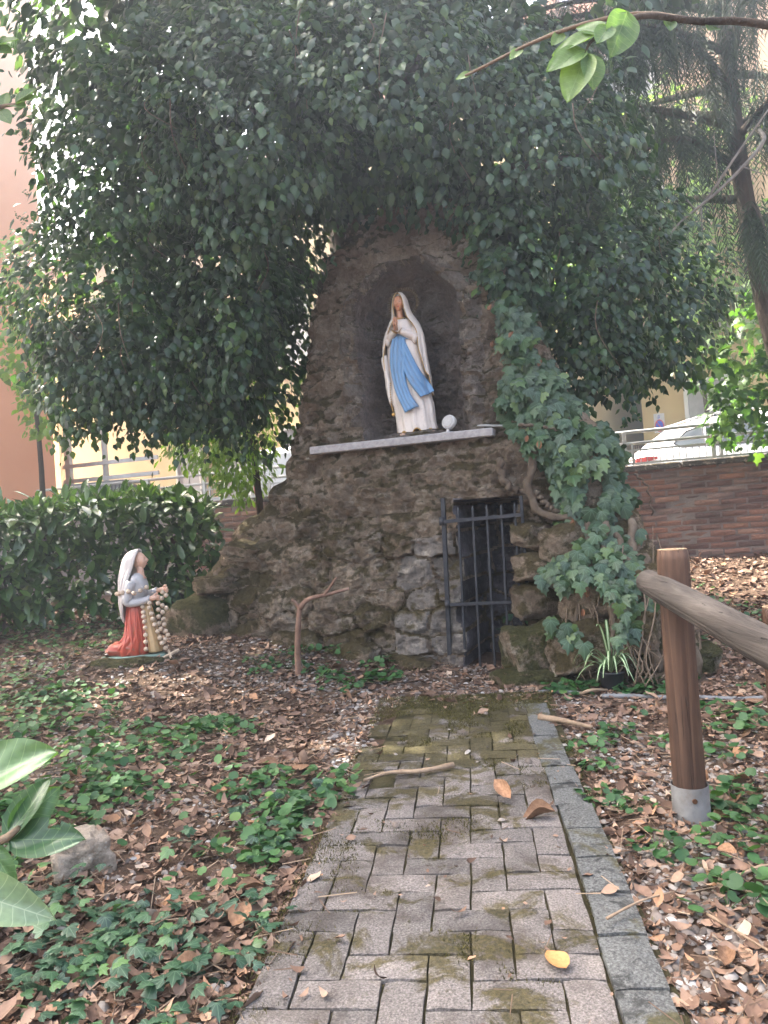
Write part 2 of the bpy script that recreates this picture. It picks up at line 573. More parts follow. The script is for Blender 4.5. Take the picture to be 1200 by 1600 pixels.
bed.add([(x, y, z) for x, y, z in bp] + [(x, y, -.05) for x, y, z in bp], [(0, 1, 2, 3), (0, 4, 5, 1), (1, 5, 6, 2), (2, 6, 7, 3), (3, 7, 4, 0)])
path = bed.build('path', M_BED)
path['kind'] = 'structure'
def worn_block(name, l, w, h, seed):
    bm = bmesh.new()
    bmesh.ops.create_cube(bm, size=1)
    bmesh.ops.scale(bm, vec=(l, w, h), verts=bm.verts)
    bmesh.ops.subdivide_edges(bm, edges=[e for e in bm.edges if abs((e.verts[0].co - e.verts[1].co).z) < 1e-6], cuts=2, use_grid_fill=True)
    r = random.Random(seed)
    for v in bm.verts:
        top = v.co.z > 0
        ex, ey = abs(abs(v.co.x) - l / 2) < 1e-5, abs(abs(v.co.y) - w / 2) < 1e-5
        k = .0024
        v.co.x += r.uniform(-k, k); v.co.y += r.uniform(-k, k)
        if top:
            v.co.z += r.uniform(-.0018, .0018) - (.004 if (ex or ey) else 0) - (.002 if (ex and ey) else 0)
            v.co.x *= .990 if ex else 1
            v.co.y *= .982 if ey else 1
    me = bpy.data.meshes.new(name)
    bm.to_mesh(me)
    bm.free()
    me.polygons.foreach_set('use_smooth', [False] * len(me.polygons))
    return me
pav_me = [worn_block('paver', .2015, .0993, .06, s) for s in range(6)]
half_me = [worn_block('paver', .1008, .1008, .06, s + 20) for s in range(3)]
for m_ in pav_me + half_me:
    m_.materials.append(M_PAV)
kerb_me = [worn_block('kerb_stone', .202, .118, .08, s + 40) for s in range(4)]
for m_ in kerb_me:
    m_.materials.append(M_KERB)
PITCHP = .1032
cells = {}
na, nb = 8, 38
# 90 degree herringbone on a square lattice
taken = set()
for i in range(-2, na + 2):
    for j in range(-1, nb + 2):
        k = (i - j) % 4
        if k == 0:
            quad = ((i, j), (i + 1, j))
        elif k == 3:
            quad = ((i, j), (i, j + 1))
        else:
            continue
        quad = [q for q in quad if q not in taken and 0 <= q[0] < na and 0 <= q[1] < nb]
        if not quad:
            continue
        taken.update(quad)
        a = P_L + PITCHP * (sum(q[0] for q in quad) / len(quad) + .25)
        b = -.75 + PITCHP * (sum(q[1] for q in quad) / len(quad) + .5)
        if b > P_END + random.uniform(-.15, .05):
            continue
        if a < P_L + .17 and random.random() < ss(1.0, 2.6, b) * .8:
            continue
        along = len(quad) == 2 and quad[0][1] != quad[1][1]
        me = random.choice(pav_me if len(quad) == 2 else half_me)
        o = link('paver', me, None, path)
        x, y = fromP(a, b)
        sink = .004 * float(fbm(x * 2.1, y * 2.1, 4)) - .007 * float(ss(1.9, 2.9, b))
        o.location = (x, y, .024 - .030 + sink + random.uniform(-.0015, .0015))
        o.rotation_euler = (random.gauss(0, .012), random.gauss(0, .012), -PA + (math.pi / 2 if along else 0) + random.gauss(0, .010) + (math.pi if random.random() < .5 else 0))
b = -.7
while b < 2.75:
    o = link('kerb_stone', random.choice(kerb_me), None, path)
    x, y = fromP(P_R + .054 + random.uniform(-.004, .004) + .012 * math.sin(b * 2.2), b)
    o.location = (x, y, .034 - .04 + random.uniform(-.003, .003) - .008 * float(ss(2.0, 2.8, b)))
    o.rotation_euler = (random.gauss(0, .012), random.gauss(0, .012), math.pi / 2 - PA + random.gauss(0, .018))
    b += .209

# ================================================================== grotto (shrine of rough stone)
ROCK = [(.30, (.140, .098, .068)), (.44, (.295, .220, .158)), (.58, (.450, .355, .268)), (.74, (.58, .485, .385))]
M_ROCK = rock_mat('mossy_rock', ROCK, .60, 3.2)
M_RIMS = rock_mat('rim_stone', [(.3, (.16, .128, .105)), (.5, (.30, .25, .21)), (.75, (.43, .375, .325))], .15, 4.0, vary=.12)
M_STONE = rock_mat('mossy_stone', ROCK, .62, 3.4, vary=.22)
M_PALE = rock_mat('pale_stone', [(.3, (.13, .108, .092)), (.5, (.25, .217, .19)), (.75, (.38, .34, .30))], .20, 3.5, bump=.7, vary=.12)
M_DARK = rock_mat('dark_lining', [(.3, (.16, .125, .110)), (.5, (.30, .245, .215)), (.75, (.43, .365, .325))], .05, 4.0, bump=.9, pale=(.20, .18, .175))
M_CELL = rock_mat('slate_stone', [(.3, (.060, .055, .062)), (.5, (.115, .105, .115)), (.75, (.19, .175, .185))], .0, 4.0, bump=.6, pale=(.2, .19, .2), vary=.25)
M_SLAB = simple('shelf_stone', [(.3, (.22, .20, .195)), (.6, (.36, .33, .32)), (.8, (.46, .43, .42))], 30.0, .8, .4, 90.0)

grotto = thing('grotto', 'mossy rough stone grotto with arched niche, stone shelf and barred doorway', 'grotto', tuple(O), -TH)
STEP = .013
gxs = np.arange(-3.05, 1.46, STEP)
gzs = np.arange(-.25, 3.78, STEP)
HX, HZ = np.meshgrid(gxs, gzs)
SIL = np.array([(-2.92, -.3), (-2.90, .25), (-2.84, .46), (-2.60, .74), (-2.36, .93), (-2.18, 1.16), (-1.94, 1.36), (-1.70, 1.5), (-1.66, 1.75), (-1.56, 2.2), (-1.44, 2.7), (-1.28, 3.2), (-.95, 3.55), (-.5, 3.7), (-.05, 3.5), (.26, 3.05), (.40, 2.45), (.56, 2.0), (.80, 1.72), (.99, 1.1), (1.16, .75), (1.34, .3), (1.38, -.3)])
def poly_sd(px, pz, P):
    d = np.full(px.shape, 1e9)
    ins = np.zeros(px.shape, bool)
    for k in range(len(P)):
        a, b_ = P[k], P[(k + 1) % len(P)]
        e = b_ - a
        t = np.clip(((px - a[0]) * e[0] + (pz - a[1]) * e[1]) / (e @ e), 0, 1)
        d = np.minimum(d, np.hypot(px - a[0] - t * e[0], pz - a[1] - t * e[1]))
        c = ((a[1] > pz) != (b_[1] > pz)) & (px < (b_[0] - a[0]) * (pz - a[1]) / (b_[1] - a[1] + 1e-12) + a[0])
        ins ^= c
    return np.where(ins, d, -d)
SD = poly_sd(HX, HZ, SIL) + .045 * fbm(HX * 4, HZ * 4, 2.0, 3)
# stones: anisotropic cells, warped so that no outline is straight
seeds = []
z_ = -.3
row = 0
while z_ < 3.9:
    hgt = random.uniform(.13, .21)
    x_ = -3.2 + random.uniform(0, .25)
    while x_ < 1.6:
        seeds.append((x_ + random.uniform(-.05, .05), z_ + random.uniform(-.035, .035)))
        x_ += random.uniform(.18, .40) * (1.0 if z_ < 1.5 else .9)
    z_ += hgt
seeds = np.array(seeds)
wx = HX + .035 * fbm(HX * 5, HZ * 5, 8.0, 3)
wz = HZ + .030 * fbm(HX * 5, HZ * 5, 3.0, 3)
d1 = np.full(HX.shape, 9.0)
d2 = np.full(HX.shape, 9.0)
cid = np.zeros(HX.shape, int)
for k, (sx, sz) in enumerate(seeds):
    d = np.hypot((wx - sx) / 1.55, wz - sz)
    nw = d < d1
    d2 = np.where(nw, d1, np.minimum(d2, d))
    cid = np.where(nw, k, cid)
    d1 = np.where(nw, d, d1)
joint = d2 - d1
bul = 1 - (1 - np.clip(joint / .035, 0, 1)) ** 2
srnd = np.array([random.uniform(.35, 1.25) for _ in seeds])[cid]
soff = np.array([random.gauss(0, .014) for _ in seeds])[cid]
plaster = ss(1.16, 1.30, HZ) * ss(1.75, 1.64, HZ) * ss(-1.35, -1.1, HX) * ss(.45, .2, HX)
upper = ss(1.62, 1.75, HZ)
amp = .034 * (1 - .75 * plaster) * (1 - .55 * upper)
D = .02 + .03 * ss(1.6, 1.8, HZ) + .07 * np.clip(HZ - 1.7, 0, None) + .10 * ss(.9, 0, HZ) * -1
D -= .05 * plaster
D += .10 * np.clip(-1.45 - HX, 0, None) + .04 * ss(-1.2, -1.6, HX)
D -= .42 * ss(.30, .75, HX) * ss(1.35, .1, HZ) - .10 * ss(.35, .8, HX) * ss(1.0, 2.0, HZ)
e_ = np.clip(1 - SD / .24, 0, 1)
D += .42 * (1 - np.sqrt(np.clip(1 - e_ ** 2, 0, 1)))
# stepped ledges on the left buttress
D += .035 * np.sin(HZ * 21 + 2.0 * fbm(HX * 2, HZ * 1, 1)) * ss(-1.2, -1.7, HX) * ss(1.7, 1.4, HZ)
# arched niche
NXC = -.505
whalf = np.where(HZ < 2.62, .405, .405 * np.sqrt(np.clip(1 - ((HZ - 2.62) / .42) ** 2, 0, 1)) * (1 - .25 * ss(2.75, 3.04, HZ)))
whalf = whalf + .018 * fbm(HX * 0 + np.sign(HX - NXC) * 3, HZ * 7, 5.0, 3)
an = whalf - np.abs(HX - NXC)
an = np.where(HZ > 3.04, -.3, an)
in_n = (an > 0) & (HZ > 1.66)
rel = np.clip(np.abs(HX - NXC) / np.maximum(whalf, .02), 0, 1)
nich = .34 * np.sqrt(np.clip(1 - rel ** 2.6, 0, 1)) * ss(0, .06, an) * ss(3.06, 2.80, HZ) ** .5
D -= .075 * np.exp(-((an + .065) / .055) ** 2) * ss(1.6, 1.8, HZ) * (HZ < 3.15)
door_l = -.215 + .035 * fbm(HZ * 5, HZ * 0, 7.0, 2)
door_r = .235 + .04 * fbm(HZ * 4, HZ * 0 + 9, 7.0, 2)
ad = np.minimum(np.minimum(HX - door_l, door_r - HX), 1.205 + .012 * fbm(HX * 6, HX * 0, 3, 2) - HZ)
in_d = ad > 0
D += np.where(in_n, nich, 0)
D += np.where(in_d, .62 * ss(-.0, .03, ad), 0)
rough = .030 * fbm(HX * 7, HZ * 9, 1.0, 4) + .016 * fbm(HX * 26, HZ * 30, 6.0, 2) - .030 * (1 - np.abs(fbm(HX * 9, HZ * 13, 21.0, 3))) ** 3 * (.4 + .6 * upper + .6 * plaster)
D += rough * (1 + .5 * upper) - amp * srnd * bul + soff * (bul > .3) * (1 - plaster) * (1 - .5 * upper)
D += np.where(in_n, .050 * fbm(HX * 6, HZ * 10, 12.0, 4) - .045 * bul, 0)
nr_, nc_ = HX.shape
V = np.stack([HX.ravel(), D.ravel(), HZ.ravel()], 1)
q0 = (np.arange(nr_ - 1)[:, None] * nc_ + np.arange(nc_ - 1)[None]).ravel()
Q = np.stack([q0, q0 + 1, q0 + nc_ + 1, q0 + nc_], 1)
keep = (SD.ravel()[Q] > 0).all(1)
Q = Q[keep]
cidf, jf = cid.ravel(), joint.ravel()
same = (cidf[Q] == cidf[Q][:, :1]).all(1) & (jf[Q] > .006).all(1)
fin_n = in_n.ravel()[Q].all(1)
fin_d = in_d.ravel()[Q].any(1)
pl = plaster.ravel()[Q].mean(1) > .4
zc, xc = V[Q][:, :, 2].mean(1), V[Q][:, :, 0].mean(1)
rim = (np.abs(an.ravel()[Q].mean(1) + .06) < .08) & (zc > 1.7) & (zc < 3.2)
lower = (zc < 1.60) & ~pl
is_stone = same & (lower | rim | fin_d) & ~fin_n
def submesh(name, faces):
    u, inv = np.unique(faces, return_inverse=True)
    return npmesh(name, V[u], inv.reshape(faces.shape), smooth=True)
link('rock_face', submesh('rock_face', Q[~is_stone & ~fin_n]), M_ROCK, grotto)
link('niche_lining', submesh('niche_lining', Q[fin_n]), M_DARK, grotto)
# closed back and flanks of the mass
edges = {}
for q in Q:
    for k in range(4):
        a, b_ = int(q[k]), int(q[(k + 1) % 4])
        edges[(a, b_)] = 1
bnd = [e for e in edges if (e[1], e[0]) not in edges]
vid = {}
bv, bf = [], []
for a, b_ in bnd:
    idx = []
    for w in (a, b_):
        if w not in vid:
            p = V[w]
            vid[w] = len(bv)
            bv.append((p[0], p[1], p[2]))
            bv.append((p[0] * .97 - .01, max(p[1] + .5, 1.15), p[2] * .99))
            bv.append((p[0] * .92 - .03, 2.1, p[2] * .93))
        idx.append(vid[w])
    i, j = idx
    bf += [(j, i, i + 1, j + 1), (j + 1, i + 1, i + 2, j + 2)]
link('rock_flank', npmesh('rock_flank', bv, bf, smooth=True), M_ROCK, grotto)
ids = cidf[Q[:, 0]]
n_st = 0
for k in np.unique(ids[is_stone]):
    sel = is_stone & (ids == k)
    front = sel & ~fin_d
    jamb = front.any() and -.62 < xc[front].mean() < -.14 and zc[front].mean() < .95
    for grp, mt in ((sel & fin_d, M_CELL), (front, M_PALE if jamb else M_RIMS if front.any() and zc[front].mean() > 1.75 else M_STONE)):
        if grp.sum() > 8:
            link('stone', submesh('stone', Q[grp]), mt, grotto)
            n_st += 1
        elif grp.any():
            link('stone_chip', submesh('stone_chip', Q[grp]), mt, grotto)
# shelf slab
sl = MB().box((-.59, .20, 1.66), (1.40, .66, .058), 0, None, .006)
link('shelf', sl.mesh('shelf'), M_SLAB, grotto)
def boulder_mesh(name, r, seed, nse=.28, sub=4, squash=1.0):
    bm = bmesh.new()
    bmesh.ops.create_icosphere(bm, subdivisions=sub, radius=1.0)
    P = np.array([v.co[:] for v in bm.verts])
    n = fbm(P[:, 0] * 1.3 + seed * 3.1, P[:, 1] * 1.3 + seed, P[:, 2] * 1.3 + seed * 7, 5) + .25 * (1 - np.abs(fbm(P[:, 0] * 3 + seed, P[:, 1] * 3, P[:, 2] * 4, 3))) ** 2
    P = np.sign(P) * np.abs(P) ** .6
    P = P * (1 + nse * n)[:, None] * np.array(r)[None]
    for v, p in zip(bm.verts, P):
        v.co = p
    me = bpy.data.meshes.new(name)
    bm.to_mesh(me)
    bm.free()
    me.polygons.foreach_set('use_smooth', [True] * len(me.polygons))
    return me
M_MOSSY = rock_mat('heavy_moss_stone', ROCK, .85, 3.4, mossc=((.030, .036, .008), (.095, .098, .028)))
# loose boulders built into the right flank and the foot of the wall: gx, gd, gz, radii
for k, (gx, gd, gz_, r) in enumerate([(.36, -.36, .17, (.21, .20, .20)), (.30, -.12, .47, (.13, .16, .12)), (.33, -.10, .72, (.14, .16, .09)), (.31, -.06, .93, (.12, .14, .09)),
                                    (.62, -.42, .20, (.20, .18, .16)), (.93, -.42, .30, (.20, .18, .12)), (1.12, -.34, .12, (.20, .20, .16)), (.74, -.30, .50, (.20, .16, .15)),
                                    (1.05, -.28, .55, (.17, .16, .14)), (.56, -.20, .86, (.15, .14, .12)), (-2.50, .16, .38, (.26, .2, .17)), (-2.30, .12, .66, (.20, .17, .08)),
                                    (-2.02, .12, .93, (.16, .18, .07)), (-.58, -.17, .02, (.19, .12, .10)), (-1.05, -.14, .10, (.22, .11, .10)), (-1.55, -.06, .16, (.20, .12, .12))]):
    o = link('boulder', boulder_mesh('boulder', r, k + 1.3), M_MOSSY if k in (0, 6, 10) else M_STONE, grotto)
    o.location = (gx, gd, gz_)
    o.rotation_euler = (random.uniform(-.2, .2), random.uniform(-.2, .2), random.uniform(-.4, .4))

def front_depth(gx, gz):
    """depth of the modelled face at shrine coordinates (bilinear)"""
    a = np.clip((np.asarray(gx) - gxs[0]) / STEP, 0, nc_ - 2)
    b = np.clip((np.asarray(gz) - gzs[0]) / STEP, 0, nr_ - 2)
    i, j = a.astype(int), b.astype(int)
    return D[j, i]

# ------------------------------------------------------------------ iron gate
M_IRON = simple('dark_iron', [(.3, (.020, .021, .025)), (.6, (.042, .042, .048)), (.8, (.075, .065, .06))], 30.0, .5, .3, 120.0, .5, .5)
gate = thing('iron_gate', 'dark iron barred gate standing ajar in the stone doorway', 'gate', tuple(G(0, -.10, 0)), -TH)
def bar(x0, z0, x1, z1, w, name, y=0.0, tip=False):
    m = MB()
    d = Vector((x1 - x0, 0, z1 - z0))
    c = Vector(((x0 + x1) / 2, y, (z0 + z1) / 2))
    q = Vector((0, 0, 1)).rotation_difference(d.normalized()).to_matrix()
    m.box(c, (w, w, d.length), 0, q, .0015)
    if tip:
        e = Vector((x1, y, z1))
        m.add([e + Vector((sx * w / 2, sy * w / 2, 0)) for sx, sy in ((-1, -1), (1, -1), (1, 1), (-1, 1))] + [e + Vector((0, 0, w * 1.6))], [(0, 1, 4), (1, 2, 4), (2, 3, 4), (3, 0, 4)])
    return m.build(name, M_IRON, gate)
bar(-.318, .01, -.285, 1.225, .030, 'gate_post')
bar(.262, .35, .268, 1.20, .022, 'gate_post', .02)
for x0, x1 in ((-.205, -.180), (-.100, -.075), (.005, .025), (.110, .128), (.205, .222)):
    bar(x0, .01 if x0 < .1 else .20, x1, 1.13, .016, 'gate_bar', 0, True)
bar(-.29, 1.055, .272, 1.068, .026, 'gate_rail', -.019)
bar(-.305, .462, .25, .470, .022, 'gate_rail', -.019)
for z in (1.06, .465):
    MB().tube([(-.300, -.022, z - .03), (-.300, -.022, z + .03)], .020, 10).build('hinge', M_IRON, gate, True)

# ------------------------------------------------------------------ floodlight and cable pipe on the shelf
M_WPL = simple('white_plastic', [(.3, (.40, .385, .37)), (.7, (.52, .50, .485))], 20.0, .45, .1, 60.0, .4)
lamp = thing('floodlight', 'round white plastic spotlight on the stone shelf beside the praying statue', 'spotlight', tuple(G(-.235, -.02, 1.689)), -TH)
m = MB()
m.tube([(.0, .0, 0), (.0, .0, .012)], .045, 16)
m.build('base', M_WPL, lamp)
m = MB(); m.tube(crv([(0, 0, .01), (.006, .012, .05), (.012, .02, .085)], 8), [.016, .015, .014, .013, .013, .012, .012, .012], 8)
m.build('arm', M_WPL, lamp, True)
_dir = Vector((-.25, -.90, .32)).normalized()
_c = Vector((.012, .012, .085))
m = MB()
prof = [(.040, .016), (.034, .040), (.020, .053), (.0, .055), (-.012, .053), (-.018, .048)]
m.tube([_c - _dir * a for a, r in prof], [r for a, r in prof], 20)
m.build('head', M_WPL, lamp, True)
M_LENS = simple('frosted_lens', [(.3, (.36, .345, .33)), (.7, (.46, .44, .42))], 60, .25, .05, 90, .5)
m = MB(); m.tube([_c + _dir * .0182, _c + _dir * .0225], [.044, .040], 20); m.build('lens', M_LENS, lamp)
M_PIPE = simple('grey_plastic_pipe', [(.3, (.20, .20, .195)), (.7, (.30, .30, .29))], 12, .5, .15, 60, .4)
m = MB()
m.tube(crv([G(-.12, .03, 1.700), G(-.06, .00, 1.716), G(.02, -.02, 1.722), G(.09, -.03, 1.712), G(.17, -.05, 1.700), G(.25, -.03, 1.68), G(.32, .02, 1.66)], 30), .0085, 10)
tag(m.build('cable_pipe', M_PIPE, None, True), 'thin grey plastic cable pipe running off the shelf into the ivy', 'pipe')

# ================================================================== standing statue in the niche
def paint(name, base, dark=.75, rough=.38, dirt=(.20, .16, .12), spec=.45):
    t = NT(name)
    v = t.coord()
    n = t.noise(9.0, 6.0, .65, v)
    c = t.mix(t.math('MULTIPLY', t.mask(n, .45, .75), .30), base, tuple(b * dark for b in base))
    grime = t.mask(t.noise(34.0, 6.0, .7, v), .54, .72)  # random grime specks over the paint
    c = t.mix(t.math('MULTIPLY', grime, .30), c, dirt)
    pt = t.n('ShaderNodeNewGeometry').outputs['Pointiness']
    c = t.mix(t.math('MULTIPLY', t.mask(pt, .495, .44), .55), c, dirt)
    st = t.mask(t.noise(6.0, 5.0, .7, t.scaled(v, (3.5, 3.5, .6))), .52, .70)
    c = t.mix(t.math('MULTIPLY', st, .28), c, dirt)
    return t.end(t.pbr(c, rough, t.bump(t.noise(70.0, 3.0, .6, v), .12, .003), spec))
M_CREAM = paint('cream_plaster', (.66, .575, .51))
M_MANTLE = paint('mantle_plaster', (.68, .60, .53))
M_BLUE = paint('blue_sash', (.125, .255, .43))
M_SKIN = paint('painted_skin', (.56, .27, .155), .85, .42)
M_SKIN2 = paint('painted_skin_pale', (.72, .42, .29), .85, .42)
M_LIP = paint('painted_lip', (.42, .10, .08), .9)
M_EYE = paint('painted_eye', (.055, .035, .03), .9)
M_HAIR = paint('painted_hair', (.10, .055, .030), .8)
M_GOLD = simple('gold_trim', [(.3, (.30, .17, .045)), (.7, (.50, .30, .09))], 40.0, .42, .2, 120.0, .5, .35)
M_BRASS = simple('old_brass', [(.3, (.10, .066, .028)), (.7, (.20, .135, .055))], 40.0, .6, .2, 120.0, .3, .3)

mary = thing('praying_statue', 'standing plaster statue in cream mantle and blue sash, hands joined in prayer', 'statue', tuple(G(-.495, .13, 1.689)), -TH)
mary.scale = (1.10, 1.05, 1.07)
# silhouette (height, left, right, half depth)
SILM = [(.065, -.140, .128, .095), (.11, -.150, .124, .100), (.24, -.162, .118, .102), (.27, -.182, .112, .104), (.42, -.196, .108, .108), (.46, -.202, .104, .108), (.578, -.214, .092, .108),
        (.655, -.212, .086, .105), (.73, -.199, .080, .098), (.81, -.165, .057, .088), (.86, -.140, .026, .078), (.89, -.133, .007, .072), (.93, -.131, -.010, .070), (.968, -.127, -.018, .070), (1.0, -.121, -.024, .064), (1.03, -.112, -.038, .050), (1.048, -.094, -.055, .028)]
def ml(z):
    l, r, d = lerp_table(z, SILM)
    return float(l), float(r), float(d)
# dress
rings = []
NS = 72
for z in np.linspace(.035, .845, 40):
    l, r, d = ml(max(z, .07))
    k = 1 - .18 * float(ss(.20, .45, z)) - .10 * float(ss(.7, .8, z))
    cx, rx, ry = (l + r) / 2, (r - l) / 2 * k, d * (.93 - .12 * float(ss(.2, .6, z)))
    ring = []
    for j in range(NS):
        q = 2 * math.pi * j / NS
        fold = (.050 * math.sin(11 * q + 3.0 * z + .8 * math.sin(3 * q)) + .025 * math.sin(23 * q - 5 * z)) * float(ss(.72, .25, z))
        flare = 1 + fold + .06 * float(ss(.12, .03, z)) * (1 + .5 * math.sin(7 * q))
        zz = z + (.018 * math.sin(5 * q + 1.0) + .012 * math.sin(9 * q) if z < .04 else 0)
        ring.append((cx + rx * flare * math.sin(q), -ry * flare * math.cos(q), zz))
    rings.append(ring)
dress = MB().loft(rings).build('dress', M_CREAM, mary, True)
def dress_front(x, z):
    l, r, d = ml(max(z, .07))
    k = 1 - .18 * float(ss(.20, .45, z)) - .10 * float(ss(.7, .8, z))
    cx, rx, ry = (l + r) / 2, (r - l) / 2 * k, d * (.93 - .12 * float(ss(.2, .6, z)))
    return -ry * math.sqrt(max(.02, 1 - ((x - cx) / rx) ** 2))
hem = [p for p in rings[0]] + [rings[0][0]]
MB().tube([(x * 1.0, y * 1.02, z + .004) for x, y, z in hem], .0055, 6).build('gold_hem', M_GOLD, mary, True)
# feet with gold roses, on a dark rock
for fx, rz in ((-.075, -.25), (.112, .35)):
    f = MB()
    f.loft([[(fx + math.sin(q) * a + math.sin(rz) * -.0 - b * math.sin(-rz), -.075 - b, .018 + .014 * c_ + math.cos(q) * c_ * .014) for q in np.linspace(0, 2 * math.pi, 10, endpoint=False)] for a, b, c_ in ((.016, -.02, 1.2), (.019, .01, 1.2), (.021, .03, 1.0), (.019, .045, .8), (.008, .054, .5))])
    fo = f.build('foot', M_SKIN2, mary, True)
    rs = MB()
    for k in range(7):
        a = 2 * math.pi * k / 6
        rs.ball((fx + (.009 * math.cos(a) if k < 6 else 0), -.105 - .001 * k, .045 + (.008 * math.sin(a) if k < 6 else .004)), .0065, 8, 6)
    rs.build('gold_rose', M_GOLD, fo, True)
me = boulder_mesh('rock_base', (.21, .13, .045), 5.2, .20)
rb = link('rock_base', me, M_DARK, mary)
rb.location = (-.015, -.01, .006)
# mantle over head and shoulders, open in front
def mantle_open(z):
    # left and right opening angles from the front
    return [float(v) for v in lerp_table(z, [(.24, 1.20, 1.50), (.40, 1.15, 1.35), (.52, 1.05, 1.05), (.62, .98, .92), (.70, .88, .95), (.76, .80, .95), (.82, .62, .72), (.86, .52, .60), (.90, .60, .66), (.95, .68, .74), (1.0, .66, .70), (1.026, .48, .50), (1.04, .18, .2), (1.048, .02, .02)])]
rings, edl, edr = [], [], []
for z in np.concatenate([np.linspace(.255, .84, 34), np.linspace(.855, 1.048, 20)]):
    l, r, d = ml(z)
    cx, rx = (l + r) / 2, (r - l) / 2
    ry = d * 1.08
    a0, a1 = mantle_open(z)
    cyy = .012 * float(ss(.8, .9, z))
    ring = []
    N = 60
    for j in range(N):
        t = j / (N - 1)
        q = -a0 - t * (2 * math.pi - a0 - a1)
        fo = (.028 * math.sin(13 * q + 4 * z) + .018 * math.sin(21 * q - 3 * z)) * float(ss(.95, .6, z)) + .012 * math.sin(8 * q) * float(ss(.85, .95, z)) * float(ss(1.04, 1.0, z))
        edge = math.exp(-(min(t, 1 - t) / .03) ** 2)
        zz = z + (.030 * math.sin(9 * q) * .5 if z < .26 else 0) + (.16 * max(0, t - .5) if z < .26 else .16 * max(0, t - .5) * float(ss(.5, .25, z)))
        ring.append((cx + rx * (1 + fo) * math.sin(q), cyy - ry * (1 + fo + .03 * edge) * math.cos(q), zz))
    rings.append(ring)
    edl.append(ring[0])
    edr.append(ring[-1])
mo = MB().loft(rings, closed=False, cap=False).build('mantle', M_MANTLE, mary, True)
sm = mo.modifiers.new('thick', 'SOLIDIFY')
sm.thickness = .008
sm.offset = 0
for e in (edl, edr):
    MB().tube([(x, y - .004, z) for x, y, z in e], .0032, 6).build('gold_edge', M_GOLD, mo, True)
MB().tube([(x, y - .002, z) for x, y, z in rings[0]], .0034, 6).build('gold_edge', M_GOLD, mo, True)
# a gathered fold of the mantle hanging at the left
fr = []
for z in np.linspace(.27, .60, 16):
    l, r, d = ml(z)
    fr.append([(l + .018 + .020 * math.sin(q) * (1 + .3 * math.sin(3 * q + 30 * z)), -.045 - .022 * math.cos(q), z + .01 * math.sin(2 * q)) for q in np.linspace(0, 2 * math.pi, 14, endpoint=False)])
MB().loft(fr).build('mantle_fold', M_MANTLE, mo, True)
# head
def head_mesh(w, d, h, nose=1.0):
    V, F = [], []
    nr, ns = 26, 32
    for i in range(nr + 1):
        th = math.pi * i / nr
        z = -math.cos(th)
        for j in range(ns):
            q = 2 * math.pi * j / ns
            x, y = math.sin(th) * math.sin(q), -math.sin(th) * math.cos(q)
            jaw = 1 - .30 * float(ss(-.1, -.95, z))
            X, Y, Z = x * w * jaw, y * d * (1 - .12 * float(ss(-.2, -1, z))), z * h
            fr_ = max(0, -y)
            if fr_ > 0:
                g = lambda cx, cz, sx, sz: math.exp(-((x - cx) / sx) ** 2 - ((z - cz) / sz) ** 2)
                push = .26 * nose * g(0, -.16, .13, .17) + .16 * nose * g(0, .06, .09, .20) + .07 * g(0, -.47, .26, .07) + .05 * g(0, -.58, .22, .06) + .10 * g(0, -.83, .26, .14)
                push -= .12 * (g(.33, .08, .17, .11) + g(-.33, .08, .17, .11)) + .05 * g(0, -.53, .24, .03) - .05 * (g(.36, .22, .22, .06) + g(-.36, .22, .22, .06))
                push += .05 * (g(.45, -.22, .22, .22) + g(-.45, -.22, .22, .22))
                Y -= push * d * min(1, fr_ * 1.6)
            V.append((X, Y, Z))
    for i in range(nr):
        for j in range(ns):
            F.append((i * ns + j, i * ns + (j + 1) % ns, (i + 1) * ns + (j + 1) % ns, (i + 1) * ns + j))
    return V, F
def make_head(parent, loc, rot, w, d, h, skin, hair=True):
    V, F = head_mesh(w, d, h)
    b = MB(); b.add(V, F)
    # neck
    b.tube([(0, d * .12, -h * .55), (0, d * .22, -h * 1.15), (0, d * .30, -h * 1.75), (0, d * .34, -h * 2.1)], [w * .62, w * .58, w * .66, w * 1.0], 16)
    o = b.build('head', skin, parent, True)
    o.location = loc
    o.rotation_euler = rot
    for s in (-1, 1):
        e = MB(); e.ball((s * .33 * w, -d * .80, .075 * h), (w * .15, d * .10, h * .048), 10, 6)
        e.build('eye', M_EYE, o, True)
        e = MB(); e.tube([(s * w * .16, -d * .95, .235 * h), (s * w * .36, -d * .90, .275 * h), (s * w * .55, -d * .74, .22 * h)], [w * .03, w * .045, w * .02], 6)
        e.build('eyebrow', M_HAIR, o, True)
        e = MB(); e.ball((s * w * .99, d * .05, -.02 * h), (w * .10, d * .16, h * .17), 8, 6)
        e.build('ear', skin, o, True)
    e = MB(); e.ball((0, -d * .93, -.49 * h), (w * .25, d * .10, h * .045), 12, 6)
    e.ball((0, -d * .92, -.57 * h), (w * .20, d * .10, h * .045), 12, 6)
    e.build('mouth', M_LIP, o, True)
    if hair:
        hr = MB()
        R1 = []
        for t in np.linspace(0, 1, 12):
            th = t * 1.25
            R1.append([(math.sin(q) * w * 1.08 * math.sin(th + .02), -math.cos(q) * d * 1.06 * math.sin(th + .02) + d * .12, math.cos(th) * h * 1.05) for q in np.linspace(0, 2 * math.pi, 24, endpoint=False)])
        hr.loft(R1[::-1])
        hr.build('hair', M_HAIR, o, True)
    return o
make_head(mary, (-.076, -.012, .968), (R(-4), 0, R(8)), .037, .046, .058, M_SKIN)
MB().tube([(-.076 + .048 * math.sin(q), -.012 + .01 - .052 * math.cos(q), .868 - .012 * math.cos(q)) for q in np.linspace(-1.4, 1.4, 18)], .0035, 6).build('collar', M_GOLD, mary, True)
